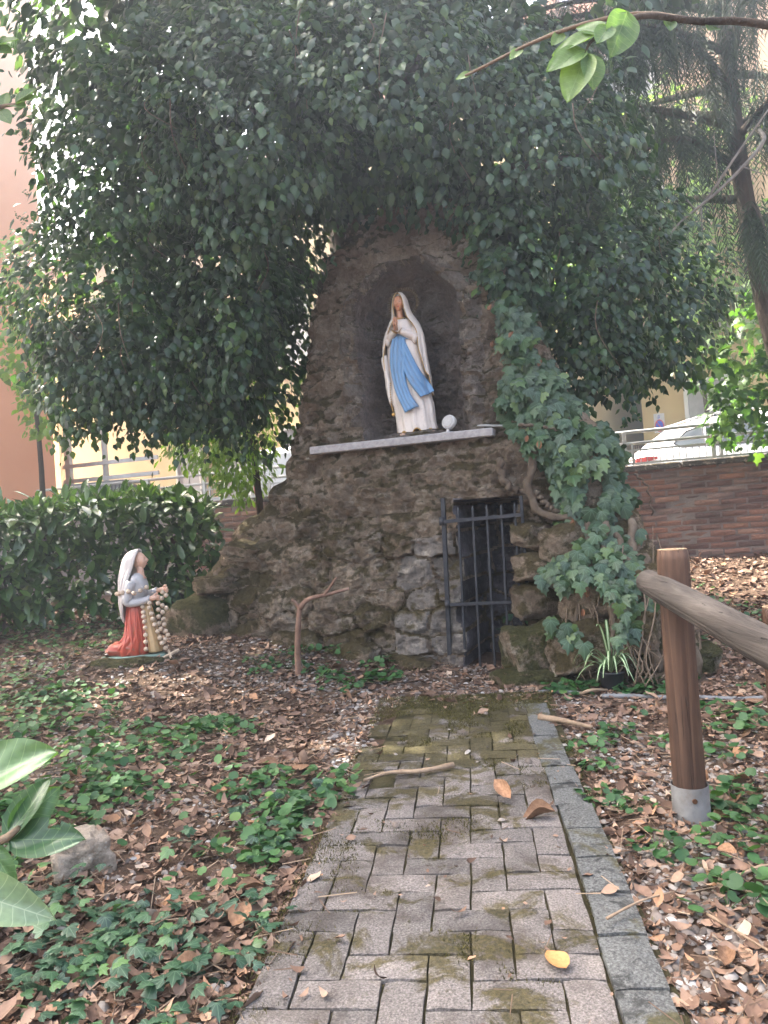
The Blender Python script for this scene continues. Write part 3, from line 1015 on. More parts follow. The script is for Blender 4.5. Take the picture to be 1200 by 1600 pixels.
# sleeves
for s, sh, el, wr in ((-1, (-.140, .0, .800), (-.152, -.050, .722), (-.090, -.118, .752)), (1, (.020, .0, .800), (.030, -.050, .718), (-.050, -.118, .752))):
    p = crv([sh, el, wr], 16)
    r = [.030 + .006 * math.sin(k / 15 * math.pi) - .008 * (k / 15) for k in range(16)]
    so = MB().tube(p, r, 16).build('sleeve', M_CREAM, mary, True)
    MB().tube([p[-1] + np.array(v) * .001 for v in ((0, 0, 0), (-2 * s, -1, 2))], [r[-1] + .003] * 2, 16).build('gold_cuff', M_GOLD, so, True)
    # drooping sleeve mouth
    MB().loft([[(el[0] + s * .005 + .022 * math.sin(q) * a, el[1] - .01 - .03 * math.cos(q) * a, z) for q in np.linspace(0, 2 * math.pi, 14, endpoint=False)] for z, a in ((.665, .35), (.68, .8), (.71, 1.1), (.735, .8))]).build('sleeve_fall', M_CREAM, so, True)
# joined hands: palm and five fingers each
def praying_hand(s, base, parent):
    b = MB()
    bx, by, bz = base
    # palm
    b.loft([[(bx + s * (.008 + .0065 * math.sin(q) * a), by - .004 * k + w_ * math.cos(q), bz + z) for q in np.linspace(0, 2 * math.pi, 12, endpoint=False)] for k, (z, a, w_) in enumerate(((-.012, .9, .012), (.0, 1.1, .015), (.018, 1.1, .019), (.034, 1.0, .020), (.042, .8, .019)))])
    for k, ln in enumerate((.040, .046, .043, .034)):
        fy = by - .016 - .004 + k * .0098
        b.tube([(bx + s * .0075, fy, bz + .034), (bx + s * .0078, fy - .001, bz + .034 + ln * .5), (bx + s * .0060, fy - .002, bz + .034 + ln * .85), (bx + s * .0045, fy - .002, bz + .034 + ln)], [.0056, .0053, .0046, .0030], 8)
    b.tube([(bx + s * .009, by - .014, bz + .010), (bx + s * .007, by - .028, bz + .026), (bx + s * .004, by - .031, bz + .046)], [.0062, .0056, .0038], 8)
    return b.build('hand', M_SKIN, parent, True)
for s in (-1, 1):
    praying_hand(s, (-.071, -.138, .765), mary)
# blue sash: belt and two tails
belt = []
for k, z in enumerate((.738, .730, .722, .712, .703, .696)):
    l, r, d = ml(z)
    kk = .74
    cx, rx, ry = (l + r) / 2, (r - l) / 2 * kk, d * .84
    belt.append([(cx + rx * math.sin(q), -(ry + .008 + .004 * (k % 2)) * math.cos(q) , z) for q in np.linspace(-1.75, 1.75, 30)])
sash = MB().loft(belt, closed=False, cap=False).build('sash', M_BLUE, mary, True)
def tail(le, ri, lift, freq):
    n = 30
    L_, R_ = crv(le, n), crv(ri, n)
    rows = []
    for i in range(n):
        row = []
        for j in range(17):
            t = j / 16
            x = L_[i][0] * (1 - t) + R_[i][0] * t
            z = L_[i][1] * (1 - t) + R_[i][1] * t
            y = dress_front(x, z) - .014 - lift * (i / n) ** 2 - .0055 * math.sin(t * freq * math.pi + .6 * math.sin(i * .25)) * (1 - .3 * i / n)
            if j in (0, 16):
                y += .010
            row.append((x, y, z))
        rows.append(row)
    o = MB().loft(rows, closed=False, cap=False).build('sash_tail', M_BLUE, sash, True)
    md = o.modifiers.new('thick', 'SOLIDIFY')
    md.thickness = .006
tail([(-.112, .725), (-.140, .62), (-.145, .50), (-.125, .37), (-.085, .26), (-.050, .180)], [(-.030, .700), (-.026, .58), (-.042, .48), (-.033, .38), (-.005, .29), (.040, .212)], .02, 7)
tail([(-.075, .60), (-.045, .48), (-.005, .38), (.045, .300), (.062, .276)], [(-.035, .690), (.018, .555), (.060, .455), (.115, .365), (.140, .315)], .03, 6)
# rosary hanging at the left of the dress
rr = MB()
for p in crv([(-.150, -.10, .40), (-.152, -.105, .32), (-.148, -.11, .24), (-.140, -.112, .20)], 16):
    rr.ball(p, .0052, 8, 6)
rr.ball((-.138, -.116, .178), (.014, .005, .014), 10, 6)
rr.build('rosary', M_GOLD, mary, True)
# halo of small rays
h = MB()
hc, hr = Vector((-.058, .045, .985)), .108
h.tube([hc + Vector((math.cos(a) * hr * .90, .01 * math.sin(a), math.sin(a) * hr * .90)) for a in np.linspace(0, 2 * math.pi, 49)], .0015, 5)
halo = h.build('halo', M_BRASS, mary)
ry_me = MB().box((0, 0, 0), (.0040, .003, .018)).mesh('halo_ray')
ry_me.materials.append(M_BRASS)
for k in range(40):
    a = 2 * math.pi * k / 40
    o = link('halo_ray', ry_me, None, halo)
    o.location = hc + Vector((math.cos(a) * hr * .985, .01 * math.sin(a), math.sin(a) * hr * .985))
    o.rotation_euler = (0, math.pi / 2 - a, 0)
MB().tube([hc + Vector((0, .0, -.1)), hc + Vector((0, .02, -.2))], .004, 6).build('halo_rod', M_BRASS, halo)

# ================================================================== kneeling statue on its mossy rock
KX, KY = -1.92, 5.50
KZ = .235
kneel = thing('kneeling_statue', 'kneeling painted statue with white veil, red skirt and beige apron looking up', 'statue', (KX, KY, KZ), 0.0)
M_VEIL = paint('veil_white', (.56, .49, .45))
M_BLOUSE = paint('grey_blouse', (.48, .45, .44))
M_RED = paint('red_skirt', (.46, .078, .045), .8, .36)
M_APRON = paint('beige_apron', (.60, .40, .20))
M_GREENB = paint('green_plinth', (.16, .235, .19), .7, .6)
def K(X, Y, y=0.0):
    z = (1190 - Y) / 1394
    return ((X - 400) / 1394 + .07 * z, y, z)
# plinth: oval slab
pr = []
for z, k in ((-.055, 1.04), (-.045, 1.07), (-.012, 1.05), (-.004, 1.02), (.0, .97)):
    pr.append([(.005 + .235 * k * math.copysign(abs(math.cos(q)) ** .7, math.cos(q)), .115 * k * math.copysign(abs(math.sin(q)) ** .7, math.sin(q)), z) for q in np.linspace(0, 2 * math.pi, 40, endpoint=False)])
MB().loft(pr).build('plinth', M_GREENB, kneel, True)
# skirt: rings with back, front limits per height (zoomed photo units), depth
SK = [(1195, 205, 560, .085), (1150, 190, 560, .100), (1090, 200, 558, .102), (1040, 255, 552, .098), (990, 295, 545, .092), (900, 305, 535, .084), (800, 312, 522, .076), (720, 320, 508, .068), (670, 330, 490, .060), (640, 340, 480, .052)]
rings = []
for Y in np.linspace(1195, 640, 40):
    a, b, d = lerp_table(-Y, [(-s[0], *s[1:]) for s in SK])
    x0, _, z = K(a, Y)
    x1 = K(b, Y)[0]
    ring = []
    for j in range(64):
        q = 2 * math.pi * j / 64
        f = 1 + (.07 * math.sin(9 * q + 2 * z) + .045 * math.sin(16 * q - 14 * z)) * float(ss(.38, .18, z))
        ring.append(((x0 + x1) / 2 + (x1 - x0) / 2 * f * math.cos(q), d * f * math.sin(q), z))
    rings.append(ring)
skirt = MB().loft(rings).build('skirt', M_RED, kneel, True)
# folded lower legs trailing behind under the skirt
rings = []
for t in np.linspace(0, 1, 18):
    X = 440 - 290 * t
    x, _, z0 = K(X, 1195)
    hh = .125 * (1 - .28 * t) * (1 if t < .93 else .75)
    ww = .100 * (1 - .12 * t) * (1 if t < .93 else .8)
    rings.append([(x - .012 * math.sin(3 * q), ww * math.cos(q) * (1 + .06 * math.sin(8 * q + 9 * t)), max(.002, z0 + hh * .5 + hh * .55 * math.sin(q) * (1 + .08 * math.sin(6 * q + 14 * t)))) for q in np.linspace(0, 2 * math.pi, 30, endpoint=False)])
MB().loft(rings).build('skirt_train', M_RED, skirt, True)
# flowing fold ridges on the near side of the skirt
for k, pts in enumerate(([(330, 690), (335, 850), (350, 1000), (330, 1100), (250, 1180)], [(380, 690), (390, 850), (410, 1000), (420, 1110), (360, 1185)], [(430, 690), (440, 850), (462, 1000), (470, 1100), (440, 1180)], [(455, 700), (480, 860), (505, 1000), (520, 1120), (500, 1185)], [(300, 1020), (260, 1060), (215, 1110), (190, 1180)], [(330, 1060), (290, 1100), (250, 1140), (235, 1190)])):
    P = []
    for X, Y in pts:
        x, _, z = K(X, Y)
        a, b, d = lerp_table(-Y, [(-s[0], *s[1:]) for s in SK])
        cx, rx = (K(a, Y)[0] + K(b, Y)[0]) / 2, (K(b, Y)[0] - K(a, Y)[0]) / 2
        P.append((x, -float(d) * math.sqrt(max(.1, 1 - ((x - cx) / rx) ** 2)) - (.0 if x > cx - rx * .9 else .012), z))
    MB().tube(crv(P, 16), [.004 + .006 * math.sin(math.pi * i / 15) for i in range(16)], 8).build('skirt_fold', M_RED, skirt, True)
# apron
AP = [(1172, 555, 690, .080), (1120, 552, 676, .084), (1050, 545, 662, .082), (950, 528, 640, .076), (850, 510, 612, .070), (760, 492, 588, .062), (690, 470, 566, .052), (660, 462, 545, .042)]
rings = []
for Y in np.linspace(1172, 660, 30):
    a, b, d = lerp_table(-Y, [(-s[0], *s[1:]) for s in AP])
    x0, _, z = K(a, Y)
    x1 = K(b, Y)[0]
    ring = []
    for j in range(48):
        q = 2 * math.pi * j / 48
        f = 1 + .035 * math.sin(10 * q + 5 * z) * float(ss(.36, .1, z))
        ring.append(((x0 + x1) / 2 + (x1 - x0) / 2 * f * math.cos(q), d * f * math.sin(q), z))
    rings.append(ring)
MB().loft(rings).build('apron', M_APRON, kneel, True)
# torso
TO = [(690, 325, 490, .056), (640, 328, 500, .060), (580, 330, 525, .066), (520, 335, 542, .074), (460, 338, 530, .082), (420, 345, 510, .084), (390, 358, 494, .074), (368, 376, 476, .054), (355, 398, 462, .036)]
rings = []
for Y in np.linspace(690, 355, 26):
    a, b, d = lerp_table(-Y, [(-s[0], *s[1:]) for s in TO])
    x0, _, z = K(a, Y)
    x1 = K(b, Y)[0]
    rings.append([((x0 + x1) / 2 + (x1 - x0) / 2 * math.cos(q), d * math.sin(q) * (1 + .03 * math.sin(5 * q + 20 * z)), z) for q in np.linspace(0, 2 * math.pi, 40, endpoint=False)])
torso = MB().loft(rings).build('blouse', M_BLOUSE, kneel, True)
for y_ in (-.052, -.030):
    MB().tube(crv([K(395, 385, y_ - .012), K(450, 440, y_ * 1.25), K(505, 500, y_ * 1.1), K(530, 560, y_ * .8)], 14), .0055, 8).build('shawl_fold', M_BLOUSE, torso, True)
# arms
M_K2 = M_SKIN2
for s, el, wr, ha in ((-1, K(368, 645, -.088), K(572, 625, -.060), K(618, 618, -.050)), (1, K(400, 610, .085), K(600, 560, .045), K(690, 545, .012))):
    p = crv([K(395, 440, s * .072), K(372, 540, s * .088), el, K(470, 648 if s < 0 else 600, s * .076), wr], 22)
    rad = [.040 - .014 * (i / 21) + .006 * math.sin(i * .9) * .3 for i in range(22)]
    sl_ = MB().tube(p, rad, 16).build('sleeve', M_BLOUSE, kneel, True)
    MB().tube([p[-1] - np.array((.006, 0, 0)), p[-1] + np.array((.008, 0, 0))], .0285, 16).build('cuff', M_BLOUSE, sl_, True)
    # hand: palm, four curled fingers and thumb
    b = MB()
    wx_, wy_, wz_ = wr
    hx, hy, hz = ha
    b.tube([(wx_ - .004, wy_, wz_), ((wx_ + hx) / 2, (wy_ + hy) / 2, (wz_ + hz) / 2), (hx, hy, hz), (hx + .022, hy + .004, hz + .002)], [.017, .018, .021, .017], 12)
    for k in range(4):
        o_ = (k - 1.5) * .0105
        b.tube([(hx + .016, hy - s * .004, hz + o_), (hx + .036 - .002 * abs(k - 1), hy + s * -.010, hz + o_ * .95 - .002), (hx + .040 - .003 * abs(k - 1), hy + s * -.026, hz + o_ * .9 - .006), (hx + .026, hy + s * -.033, hz + o_ * .85 - .008)], [.0066, .0062, .0056, .0042], 8)
    b.tube([(hx - .002, hy, hz + .016), (hx + .014, hy - s * .008, hz + .029), (hx + .030, hy - s * .014, hz + .031)], [.0072, .0064, .0046], 8)
    b.build('hand', M_K2, kneel, True)
# head looking up to the right
hx, hy, hz = K(446, 232)
hd = make_head(kneel, (hx, hy, hz), (R(-9), 0, R(90)), .043, .052, .064, M_K2, False)
# veil over the head, falling down the back: outline per height (back, front edge)
VE = [(122, 428, 440, .018), (128, 385, 452, .034), (145, 350, 450, .046), (175, 312, 438, .055), (215, 290, 428, .059), (260, 274, 418, .060), (300, 264, 405, .060), (345, 256, 388, .064), (390, 252, 372, .072), (430, 250, 362, .080), (480, 253, 352, .086), (560, 256, 342, .088), (640, 259, 330, .086), (700, 268, 322, .078), (760, 280, 316, .066), (820, 294, 312, .048), (850, 303, 311, .030)]
rings = []
for Y in np.linspace(122, 850, 52):
    a, b, d = (float(v) for v in lerp_table(Y, VE))
    x0, _, z = K(a, Y)
    x1 = K(b, Y)[0]
    ring = []
    for j in range(41):
        t = j / 40 * 2 - 1
        q = t * math.pi * .5
        fo = .085 * math.sin(j * 1.35 + 8 * z) * float(ss(.68, .5, z)) + .02 * math.sin(j * .8)
        ring.append((x1 - (x1 - x0) * math.cos(q) * (1 + fo * .6), d * math.sin(q) * (1 + fo), z))
    rings.append(ring)
vo_ = MB().loft(rings, closed=False, cap=False).build('veil', M_VEIL, kneel, True)
md = vo_.modifiers.new('thick', 'SOLIDIFY')
md.thickness = .012
md.offset = 1
# ------------------------------------------------------------------ big wooden rosary
ros = thing('rosary', 'rosary of large pale wooden beads draped round the kneeling figure and hanging from its hands', 'rosary', (KX, KY, KZ), 0.0)
M_BEAD = simple('pale_wood_bead', [(.3, (.42, .30, .20)), (.6, (.60, .46, .34)), (.8, (.70, .58, .46))], 24.0, .55, .25, 60.0, .3, vary=.15)
bead_me = MB().ball((0, 0, 0), .0172, 14, 10).mesh('bead', True)
bead_me.materials.append(M_BEAD)
strands = [
    [(225, 556, -.02), (278, 548, -.09), (330, 538, -.115), (392, 528, -.122), (450, 550, -.128), (505, 530, -.105), (553, 505, -.070)],
    [(508, 700, -.066), (522, 755, -.078), (530, 800, -.084), (541, 850, -.090), (551, 912, -.094), (557, 985, -.098), (560, 1055, -.100), (562, 1128, -.098)],
    [(588, 665, -.080), (590, 712, -.088), (607, 775, -.080), (622, 830, -.082), (640, 890, -.078), (668, 962, -.070), (690, 1030, -.07), (712, 1085, -.07), (745, 1140, -.06)],
    [(700, 570, -.03), (735, 605, -.03), (700, 628, -.052), (664, 676, -.055), (707, 702, -.052), (738, 736, -.03), (668, 742, -.06), (712, 772, -.055), (670, 812, -.06), (718, 842, -.05), (676, 884, -.06), (724, 900, -.045), (696, 940, -.06), (738, 968, -.045), (760, 1010, -.04), (735, 1050, -.05), (720, 1080, -.045)],
]
for st in strands:
    for X, Y, y_ in st:
        o = link('bead', bead_me, None, ros)
        o.location = K(X, Y, y_)
        o.rotation_euler = (random.uniform(0, 6), random.uniform(0, 6), 0)
    MB().tube([K(X, Y, y_) for X, Y, y_ in st], .0022, 5).build('cord', M_BEAD, ros)
cx_ = MB()
a, b_ = Vector(K(730, 1235, -.085)), Vector(K(880, 1165, -.05))
cx_.tube([a, b_], [.014, .011], 6)
mdp = a.lerp(b_, .42)
cx_.tube([mdp + Vector((-.018, .03, .028)), mdp + Vector((.018, -.03, -.02))], .010, 6)
cx_.build('wooden_cross', M_BEAD, ros)

# ================================================================== foliage materials
GREEN_D = [(0, (.018, .042, .018)), (.5, (.036, .080, .032)), (.90, (.060, .118, .044)), (1, (.11, .18, .05))]
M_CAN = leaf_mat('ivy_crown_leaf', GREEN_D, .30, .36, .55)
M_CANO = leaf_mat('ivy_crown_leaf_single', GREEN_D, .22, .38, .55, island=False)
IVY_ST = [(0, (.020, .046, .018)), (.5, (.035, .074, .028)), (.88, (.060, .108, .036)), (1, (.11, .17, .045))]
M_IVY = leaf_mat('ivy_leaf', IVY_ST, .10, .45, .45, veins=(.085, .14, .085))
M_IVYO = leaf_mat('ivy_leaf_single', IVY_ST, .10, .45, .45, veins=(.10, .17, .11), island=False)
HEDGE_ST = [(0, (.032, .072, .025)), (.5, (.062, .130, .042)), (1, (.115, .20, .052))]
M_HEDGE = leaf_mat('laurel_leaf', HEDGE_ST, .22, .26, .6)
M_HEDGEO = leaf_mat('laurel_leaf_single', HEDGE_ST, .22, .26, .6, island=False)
M_LIGHTG = leaf_mat('light_green_leaf', [(0, (.10, .19, .030)), (.5, (.16, .27, .045)), (1, (.22, .33, .07))], .45, .45, .4)
M_MAPLE = leaf_mat('mid_green_leaf', [(0, (.035, .085, .022)), (.5, (.065, .14, .035)), (1, (.12, .21, .05))], .35, .45, .4)
M_CONI = leaf_mat('conifer_needle', [(0, (.016, .030, .018)), (.5, (.030, .052, .028)), (1, (.055, .085, .040))], .10, .6, .3)
M_BARK = simple('dark_bark', [(.3, (.030, .023, .018)), (.55, (.075, .058, .044)), (.8, (.13, .105, .082))], 6.0, .95, .9, 22.0, .1, stretch=(1, 1, .25), bdist=.03)
M_TWIG = simple('twig_bark', [(.3, (.10, .070, .048)), (.6, (.20, .145, .10)), (.8, (.30, .23, .165))], 14.0, .85, .6, 60.0, .2)

def lobe_leaves(lobes, per_m2, size, hang=.75, core=.25, jit=.13):
    """leaf positions on lumpy lobes (centre, radii); returns pos, tip, normal, scale"""
    P, T, N, S = [], [], [], []
    for k, (c, r) in enumerate(lobes):
        c, r = np.array(c), np.array(r)
        area = 4 * math.pi * ((r[0] * r[1]) ** 1.6 / 3 + (r[0] * r[2]) ** 1.6 / 3 + (r[1] * r[2]) ** 1.6 / 3) ** (1 / 1.6)
        n = int(area * per_m2)
        u = rand_unit(n)
        lump = fbm(u[:, 0] * 2.6 + k * 5, u[:, 1] * 2.6, u[:, 2] * 2.2 + k, 3)
        rad = 1 + .34 * lump + rng.normal(0, jit * .5, n)
        deep = rng.random(n) < core
        rad = np.where(deep, rad * rng.uniform(.55, .95, n), rad)
        # leave gaps between clumps
        gap = fbm(u[:, 0] * 3.7 + 31 + k * 3, u[:, 1] * 3.7, u[:, 2] * 3.7, 2)
        keep = gap > -.42
        p = c + u * r * rad[:, None]
        out = u / r
        out /= np.linalg.norm(out, axis=1, keepdims=True)
        tip = out * .55 + np.array([0, 0, -hang]) + rng.normal(0, .33, (n, 3))
        nrm = out + np.array([0, -.15, .55]) + rng.normal(0, .38, (n, 3))
        P.append(p[keep]); T.append(tip[keep]); N.append(nrm[keep])
        S.append((size * rng.uniform(.45, 1.35, n))[keep])
    return np.concatenate(P), np.concatenate(T), np.concatenate(N), np.concatenate(S)

def in_view(P, margin=.03):
    q = P - np.array([0, 0, 1.1])
    f, x, y = np.array(_f), np.array(_x), np.array(_y)
    d = q @ f
    a, b = q @ x / d, q @ y / d
    return (d > .3) & (np.abs(a) < 600 / 1155 + margin) & (np.abs(b) < 800 / 1155 + margin)

def foliage(parent, tpl, P, T, N, S, mat, mat_single, n_single, name='leaf'):
    Fr = frames(T, N)
    single = np.zeros(len(P), bool)
    if n_single:
        vis = in_view(P)
        d = np.linalg.norm(P - np.array([0, 0, 1.1]), axis=1)
        score = np.where(vis, S / d * rng.uniform(.8, 1.2, len(P)), -1)
        order = np.argsort(-score)[:n_single]
        single[order[score[order] > 0]] = True
        me = npmesh(name, tpl[0], tpl[1], tpl[0][:, :2], True)
        me.materials.append(mat_single)
        scatter_objs(name, me, P[single], Fr[single], S[single], None, parent)
    k = ~single
    o = link('foliage', scatter_mesh('foliage', tpl, P[k], Fr[k], S[k]), mat, parent, 'stuff')
    return o

# ================================================================== great ivy-smothered tree above the grotto
tree = thing('ivy_covered_tree', 'huge dark tree smothered in ivy arching over the stone grotto', 'tree')
MB().tube(crv([(.15, 7.55, -.1), (.05, 7.5, 1.6), (-.1, 7.3, 3.2), (-.2, 7.0, 5.0), (-.1, 6.8, 6.8)], 24), [.30 - .007 * k for k in range(24)], 14).build('trunk', M_BARK, tree, True)
for pts, r0 in (([(-.1, 7.3, 3.1), (-.7, 6.9, 3.5), (-1.5, 6.2, 3.5), (-2.2, 5.9, 3.1)], .11), ([(-.1, 7.3, 3.3), (.5, 6.6, 3.75), (1.02, 6.05, 3.84), (1.66, 6.0, 3.92), (2.36, 6.2, 4.03)], .10), ([(-.15, 7.1, 4.2), (-.6, 6.3, 4.4), (-.8, 5.6, 4.3)], .09), ([(-.1, 7.0, 4.6), (.4, 6.0, 4.6), (.5, 5.4, 4.5)], .08),
                ([(-.9, 6.8, 3.5), (-1.4, 6.3, 3.0), (-1.7, 6.1, 2.4)], .05), ([(1.2, 6.05, 3.86), (1.7, 6.0, 3.3), (2.1, 6.0, 2.7)], .05), ([(-.12, 6.8, 6.2), (-1.3, 6.5, 6.7), (-2.3, 6.2, 6.9)], .08), ([(-.12, 6.8, 6.0), (1.0, 6.4, 6.6), (2.0, 6.2, 6.8)], .08)):
    MB().tube(crv(pts, 14), [r0 * (1 - .065 * k) for k in range(14)], 8).build('limb', M_BARK, tree, True)
lobes = [((-2.10, 5.9, 3.05), (.72, .60, .80)), ((-1.85, 6.0, 2.60), (.62, .45, .52)), ((-1.72, 5.6, 4.05), (.74, .65, .85)), ((-.75, 5.3, 4.05), (.85, .65, .90)), ((-1.02, 5.75, 3.00), (.42, .40, .72)),
         ((.25, 5.2, 4.25), (.90, .60, .72)), ((1.20, 5.45, 3.85), (.85, .60, .68)), ((1.70, 5.9, 2.95), (.74, .50, .72)), ((2.45, 6.3, 2.75), (.55, .45, .62)), ((.05, 5.55, 3.72), (.95, .32, .30)),
         ((-1.45, 6.1, 2.30), (.50, .35, .34)), ((-2.30, 6.0, 2.46), (.42, .40, .42)), ((1.72, 6.0, 2.30), (.42, .34, .30)), ((1.02, 5.45, 3.05), (.30, .28, .55)),
         ((-.95, 6.5, 2.75), (.48, .35, .80)), ((-1.35, 6.6, 3.6), (1.0, .7, 1.1)), ((1.6, 6.9, 3.7), (1.1, .7, .9)), ((.1, 6.4, 4.6), (1.3, .8, .8))]
P, T, N, S = lobe_leaves(lobes, 780, .072)
foliage(tree, T_RHOMB, P, T, N, S, M_CAN, M_CANO, 290)
top = [((-1.75, 6.0, 5.2), (.95, .9, .9)), ((-.4, 5.9, 5.5), (1.3, 1.0, .9)), ((1.5, 6.0, 5.2), (1.2, 1.0, .9)), ((-1.4, 6.3, 6.7), (1.4, 1.2, .9)), ((.8, 6.3, 6.7), (1.4, 1.2, .9)), ((-.3, 6.6, 7.6), (1.4, 1.2, .7))]
P, T, N, S = lobe_leaves(top, 190, .14)
link('upper_crown', scatter_mesh('upper_crown', T_RHOMB, P, frames(T, N), S), M_CAN, tree, 'stuff')
# hanging trails along the lower edge of the crown
P, T, N, S = [], [], [], []
for k in range(95):
    c, r = lobes[random.choice((0, 1, 1, 4, 7, 7, 8, 10, 10, 11, 11, 12, 12))]
    a = random.uniform(0, 6.28)
    q = random.uniform(.5, 1.0)
    p0 = np.array([c[0] + r[0] * q * math.cos(a), c[1] + r[1] * q * math.sin(a) - .05, c[2] - r[2] * (.35 + .5 * math.sqrt(max(0, 1 - q * q)))])
    ln = random.uniform(.15, .48)
    for j in range(int(ln * 46)):
        t_ = random.random()
        P.append(p0 + np.array([.05 * math.sin(3 * t_ + k), 0, -ln * t_]) + rng.normal(0, .028, 3))
        T.append(np.array([0, 0, -1.0]) + rng.normal(0, .38, 3))
        N.append(np.array([0, -.6, .3]) + rng.normal(0, .6, 3))
        S.append(random.uniform(.055, .10) * (1 - .3 * t_))
P, T, N, S = map(np.array, (P, T, N, S))
link('hanging_foliage', scatter_mesh('hanging_foliage', T_RHOMB, P, frames(T, N), S), M_CAN, tree, 'stuff')
# pale flower umbels standing out of the crown
UP, US = [], []
for k in range(150):
    c, r = lobes[random.choice((0, 1, 2, 3, 5, 6, 2, 3, 5))]
    a, e = random.uniform(-1.3, 1.3), random.uniform(-.6, .9)
    d_ = np.array([math.sin(a) * math.cos(e), -math.cos(a) * math.cos(e), math.sin(e)])
    c_ = np.array(c) + d_ * np.array(r) * random.uniform(1.0, 1.22)
    for j in range(11):
        UP.append(c_ + rand_unit(1)[0] * .026)
        US.append(random.uniform(.005, .009))
UP, US = np.array(UP), np.array(US)
link('flower_umbels', scatter_mesh('flower_umbels', T_PEB, UP, frames(rand_unit(len(UP)), rand_unit(len(UP))), US, True), simple('umbel_green', [(.3, (.09, .15, .05)), (.7, (.16, .23, .08))], 20, .6, 0), tree, 'stuff')
# flower stalks and hanging stems of the ivy
for k in range(26):
    c, r = lobes[random.choice((0, 1, 2, 3, 4, 5, 6, 7))]
    a = random.uniform(-1.2, 1.2)
    p0 = Vector((c[0] + r[0] * .9 * math.sin(a), c[1] - r[1] * .95 * math.cos(a), c[2] + random.uniform(-.4, .5) * r[2]))
    ln = random.uniform(.25, .6)
    p = [p0, p0 + Vector((random.uniform(-.08, .08), -.04, -ln * .5)), p0 + Vector((random.uniform(-.15, .15), -.02, -ln))]
    MB().tube(crv(p, 9), [.005 - .0004 * i for i in range(9)], 5).build('stem', M_TWIG, tree, True)

# unseen tree added out of frame so its crown shades the garden from the left
def shade_tree(base, top_z, lobes_, label, per=170, size=.17, name='unseen_shade_tree'):
    t = thing(name, label, 'tree')
    b = Vector(base)
    c0 = Vector(lobes_[0][0])
    MB().tube(crv([b + Vector((0, 0, -.2)), b.lerp(c0, .5) + Vector((.1, 0, 0)), c0], 14), [.26 - .012 * k for k in range(14)], 12).build('trunk', M_BARK, t, True)
    for c, r in lobes_[1:]:
        MB().tube(crv([b.lerp(c0, .62), (b.lerp(c0, .62) + Vector(c)) / 2 + Vector((0, 0, .4)), c], 10), [.10 - .008 * k for k in range(10)], 8).build('limb', M_BARK, t, True)
    P, T, N, S = lobe_leaves(lobes_, per, size, .5, .35)
    o = link('crown', scatter_mesh('crown', T_RHOMB, P, frames(T, N), S), M_MAPLE, t, 'stuff')
    return t
shade_tree((-5.6, 3.0, 0), 8, [((-4.6, 3.4, 6.6), (2.2, 2.0, 1.3)), ((-5.4, 5.2, 6.4), (1.8, 1.8, 1.2)), ((-3.2, 5.2, 7.6), (1.6, 1.4, .9))],
           'unseen tall broadleaf tree added left of the hedge to cast shade from overhead')

# ================================================================== ivy climbing the right flank
ivy = thing('climbing_ivy', 'dense dark green ivy climbing the right flank of the grotto', 'ivy', tuple(O), -TH)
IPOLY = np.array([(.05, 3.15), (.16, 2.65), (.22, 2.25), (.20, 2.0), (.17, 1.78), (.30, 1.62), (.42, 1.45), (.50, 1.22), (.55, .98), (.40, .80), (.36, .55), (.42, .36), (.62, .24), (.88, .22), (1.08, .45), (1.02, .72), (.95, .90), (.92, .92), (1.02, .80), (1.12, .75), (1.08, .95), (1.00, 1.20), (.90, 1.50), (.78, 1.75), (.58, 2.02), (.48, 2.35), (.38, 2.8), (.28, 3.1)])
n = 4200
cx_ = rng.uniform(0, 1.3, n)
cz_ = rng.uniform(.3, 3.2, n)
sd = poly_sd(cx_, cz_, IPOLY) + .06 * vnoise(cx_ * 6, cz_ * 6)
thin = vnoise(cx_ * 4 + 9, cz_ * 4, 2.0)
ok = (sd > -.01) & (thin > -.62 + .15 * (cz_ < .95))
cx_, cz_, sd = cx_[ok], cz_[ok], sd[ok]
lift = rng.uniform(.03, .17, len(cx_)) * np.clip(.4 + sd * 3, .4, 1) + .30 * ss(1.0, .55, cz_) * ss(1.15, .8, cx_)
P = np.stack([cx_, front_depth(cx_, cz_) - lift, cz_], 1)
T = np.array([0, -.28, -1.0]) + rng.normal(0, .34, (len(P), 3))
N = np.array([.05, -1.0, .38]) + rng.normal(0, .28, (len(P), 3))
S = rng.uniform(.07, .135, len(P)) * np.where(cz_ < .9, .82, 1)
Fr = frames(T, N)
near = np.argsort(-(lift + S * .8))
lone = near[:290]
rest = near[290:]
me = npmesh('leaf', T_IVY[0], T_IVY[1], T_IVY[0][:, :2], True)
me.materials.append(M_IVYO)
scatter_objs('leaf', me, P[lone], Fr[lone], S[lone], None, ivy)
link('foliage', scatter_mesh('foliage', T_IVY, P[rest], Fr[rest], S[rest]), M_IVY, ivy, 'stuff')
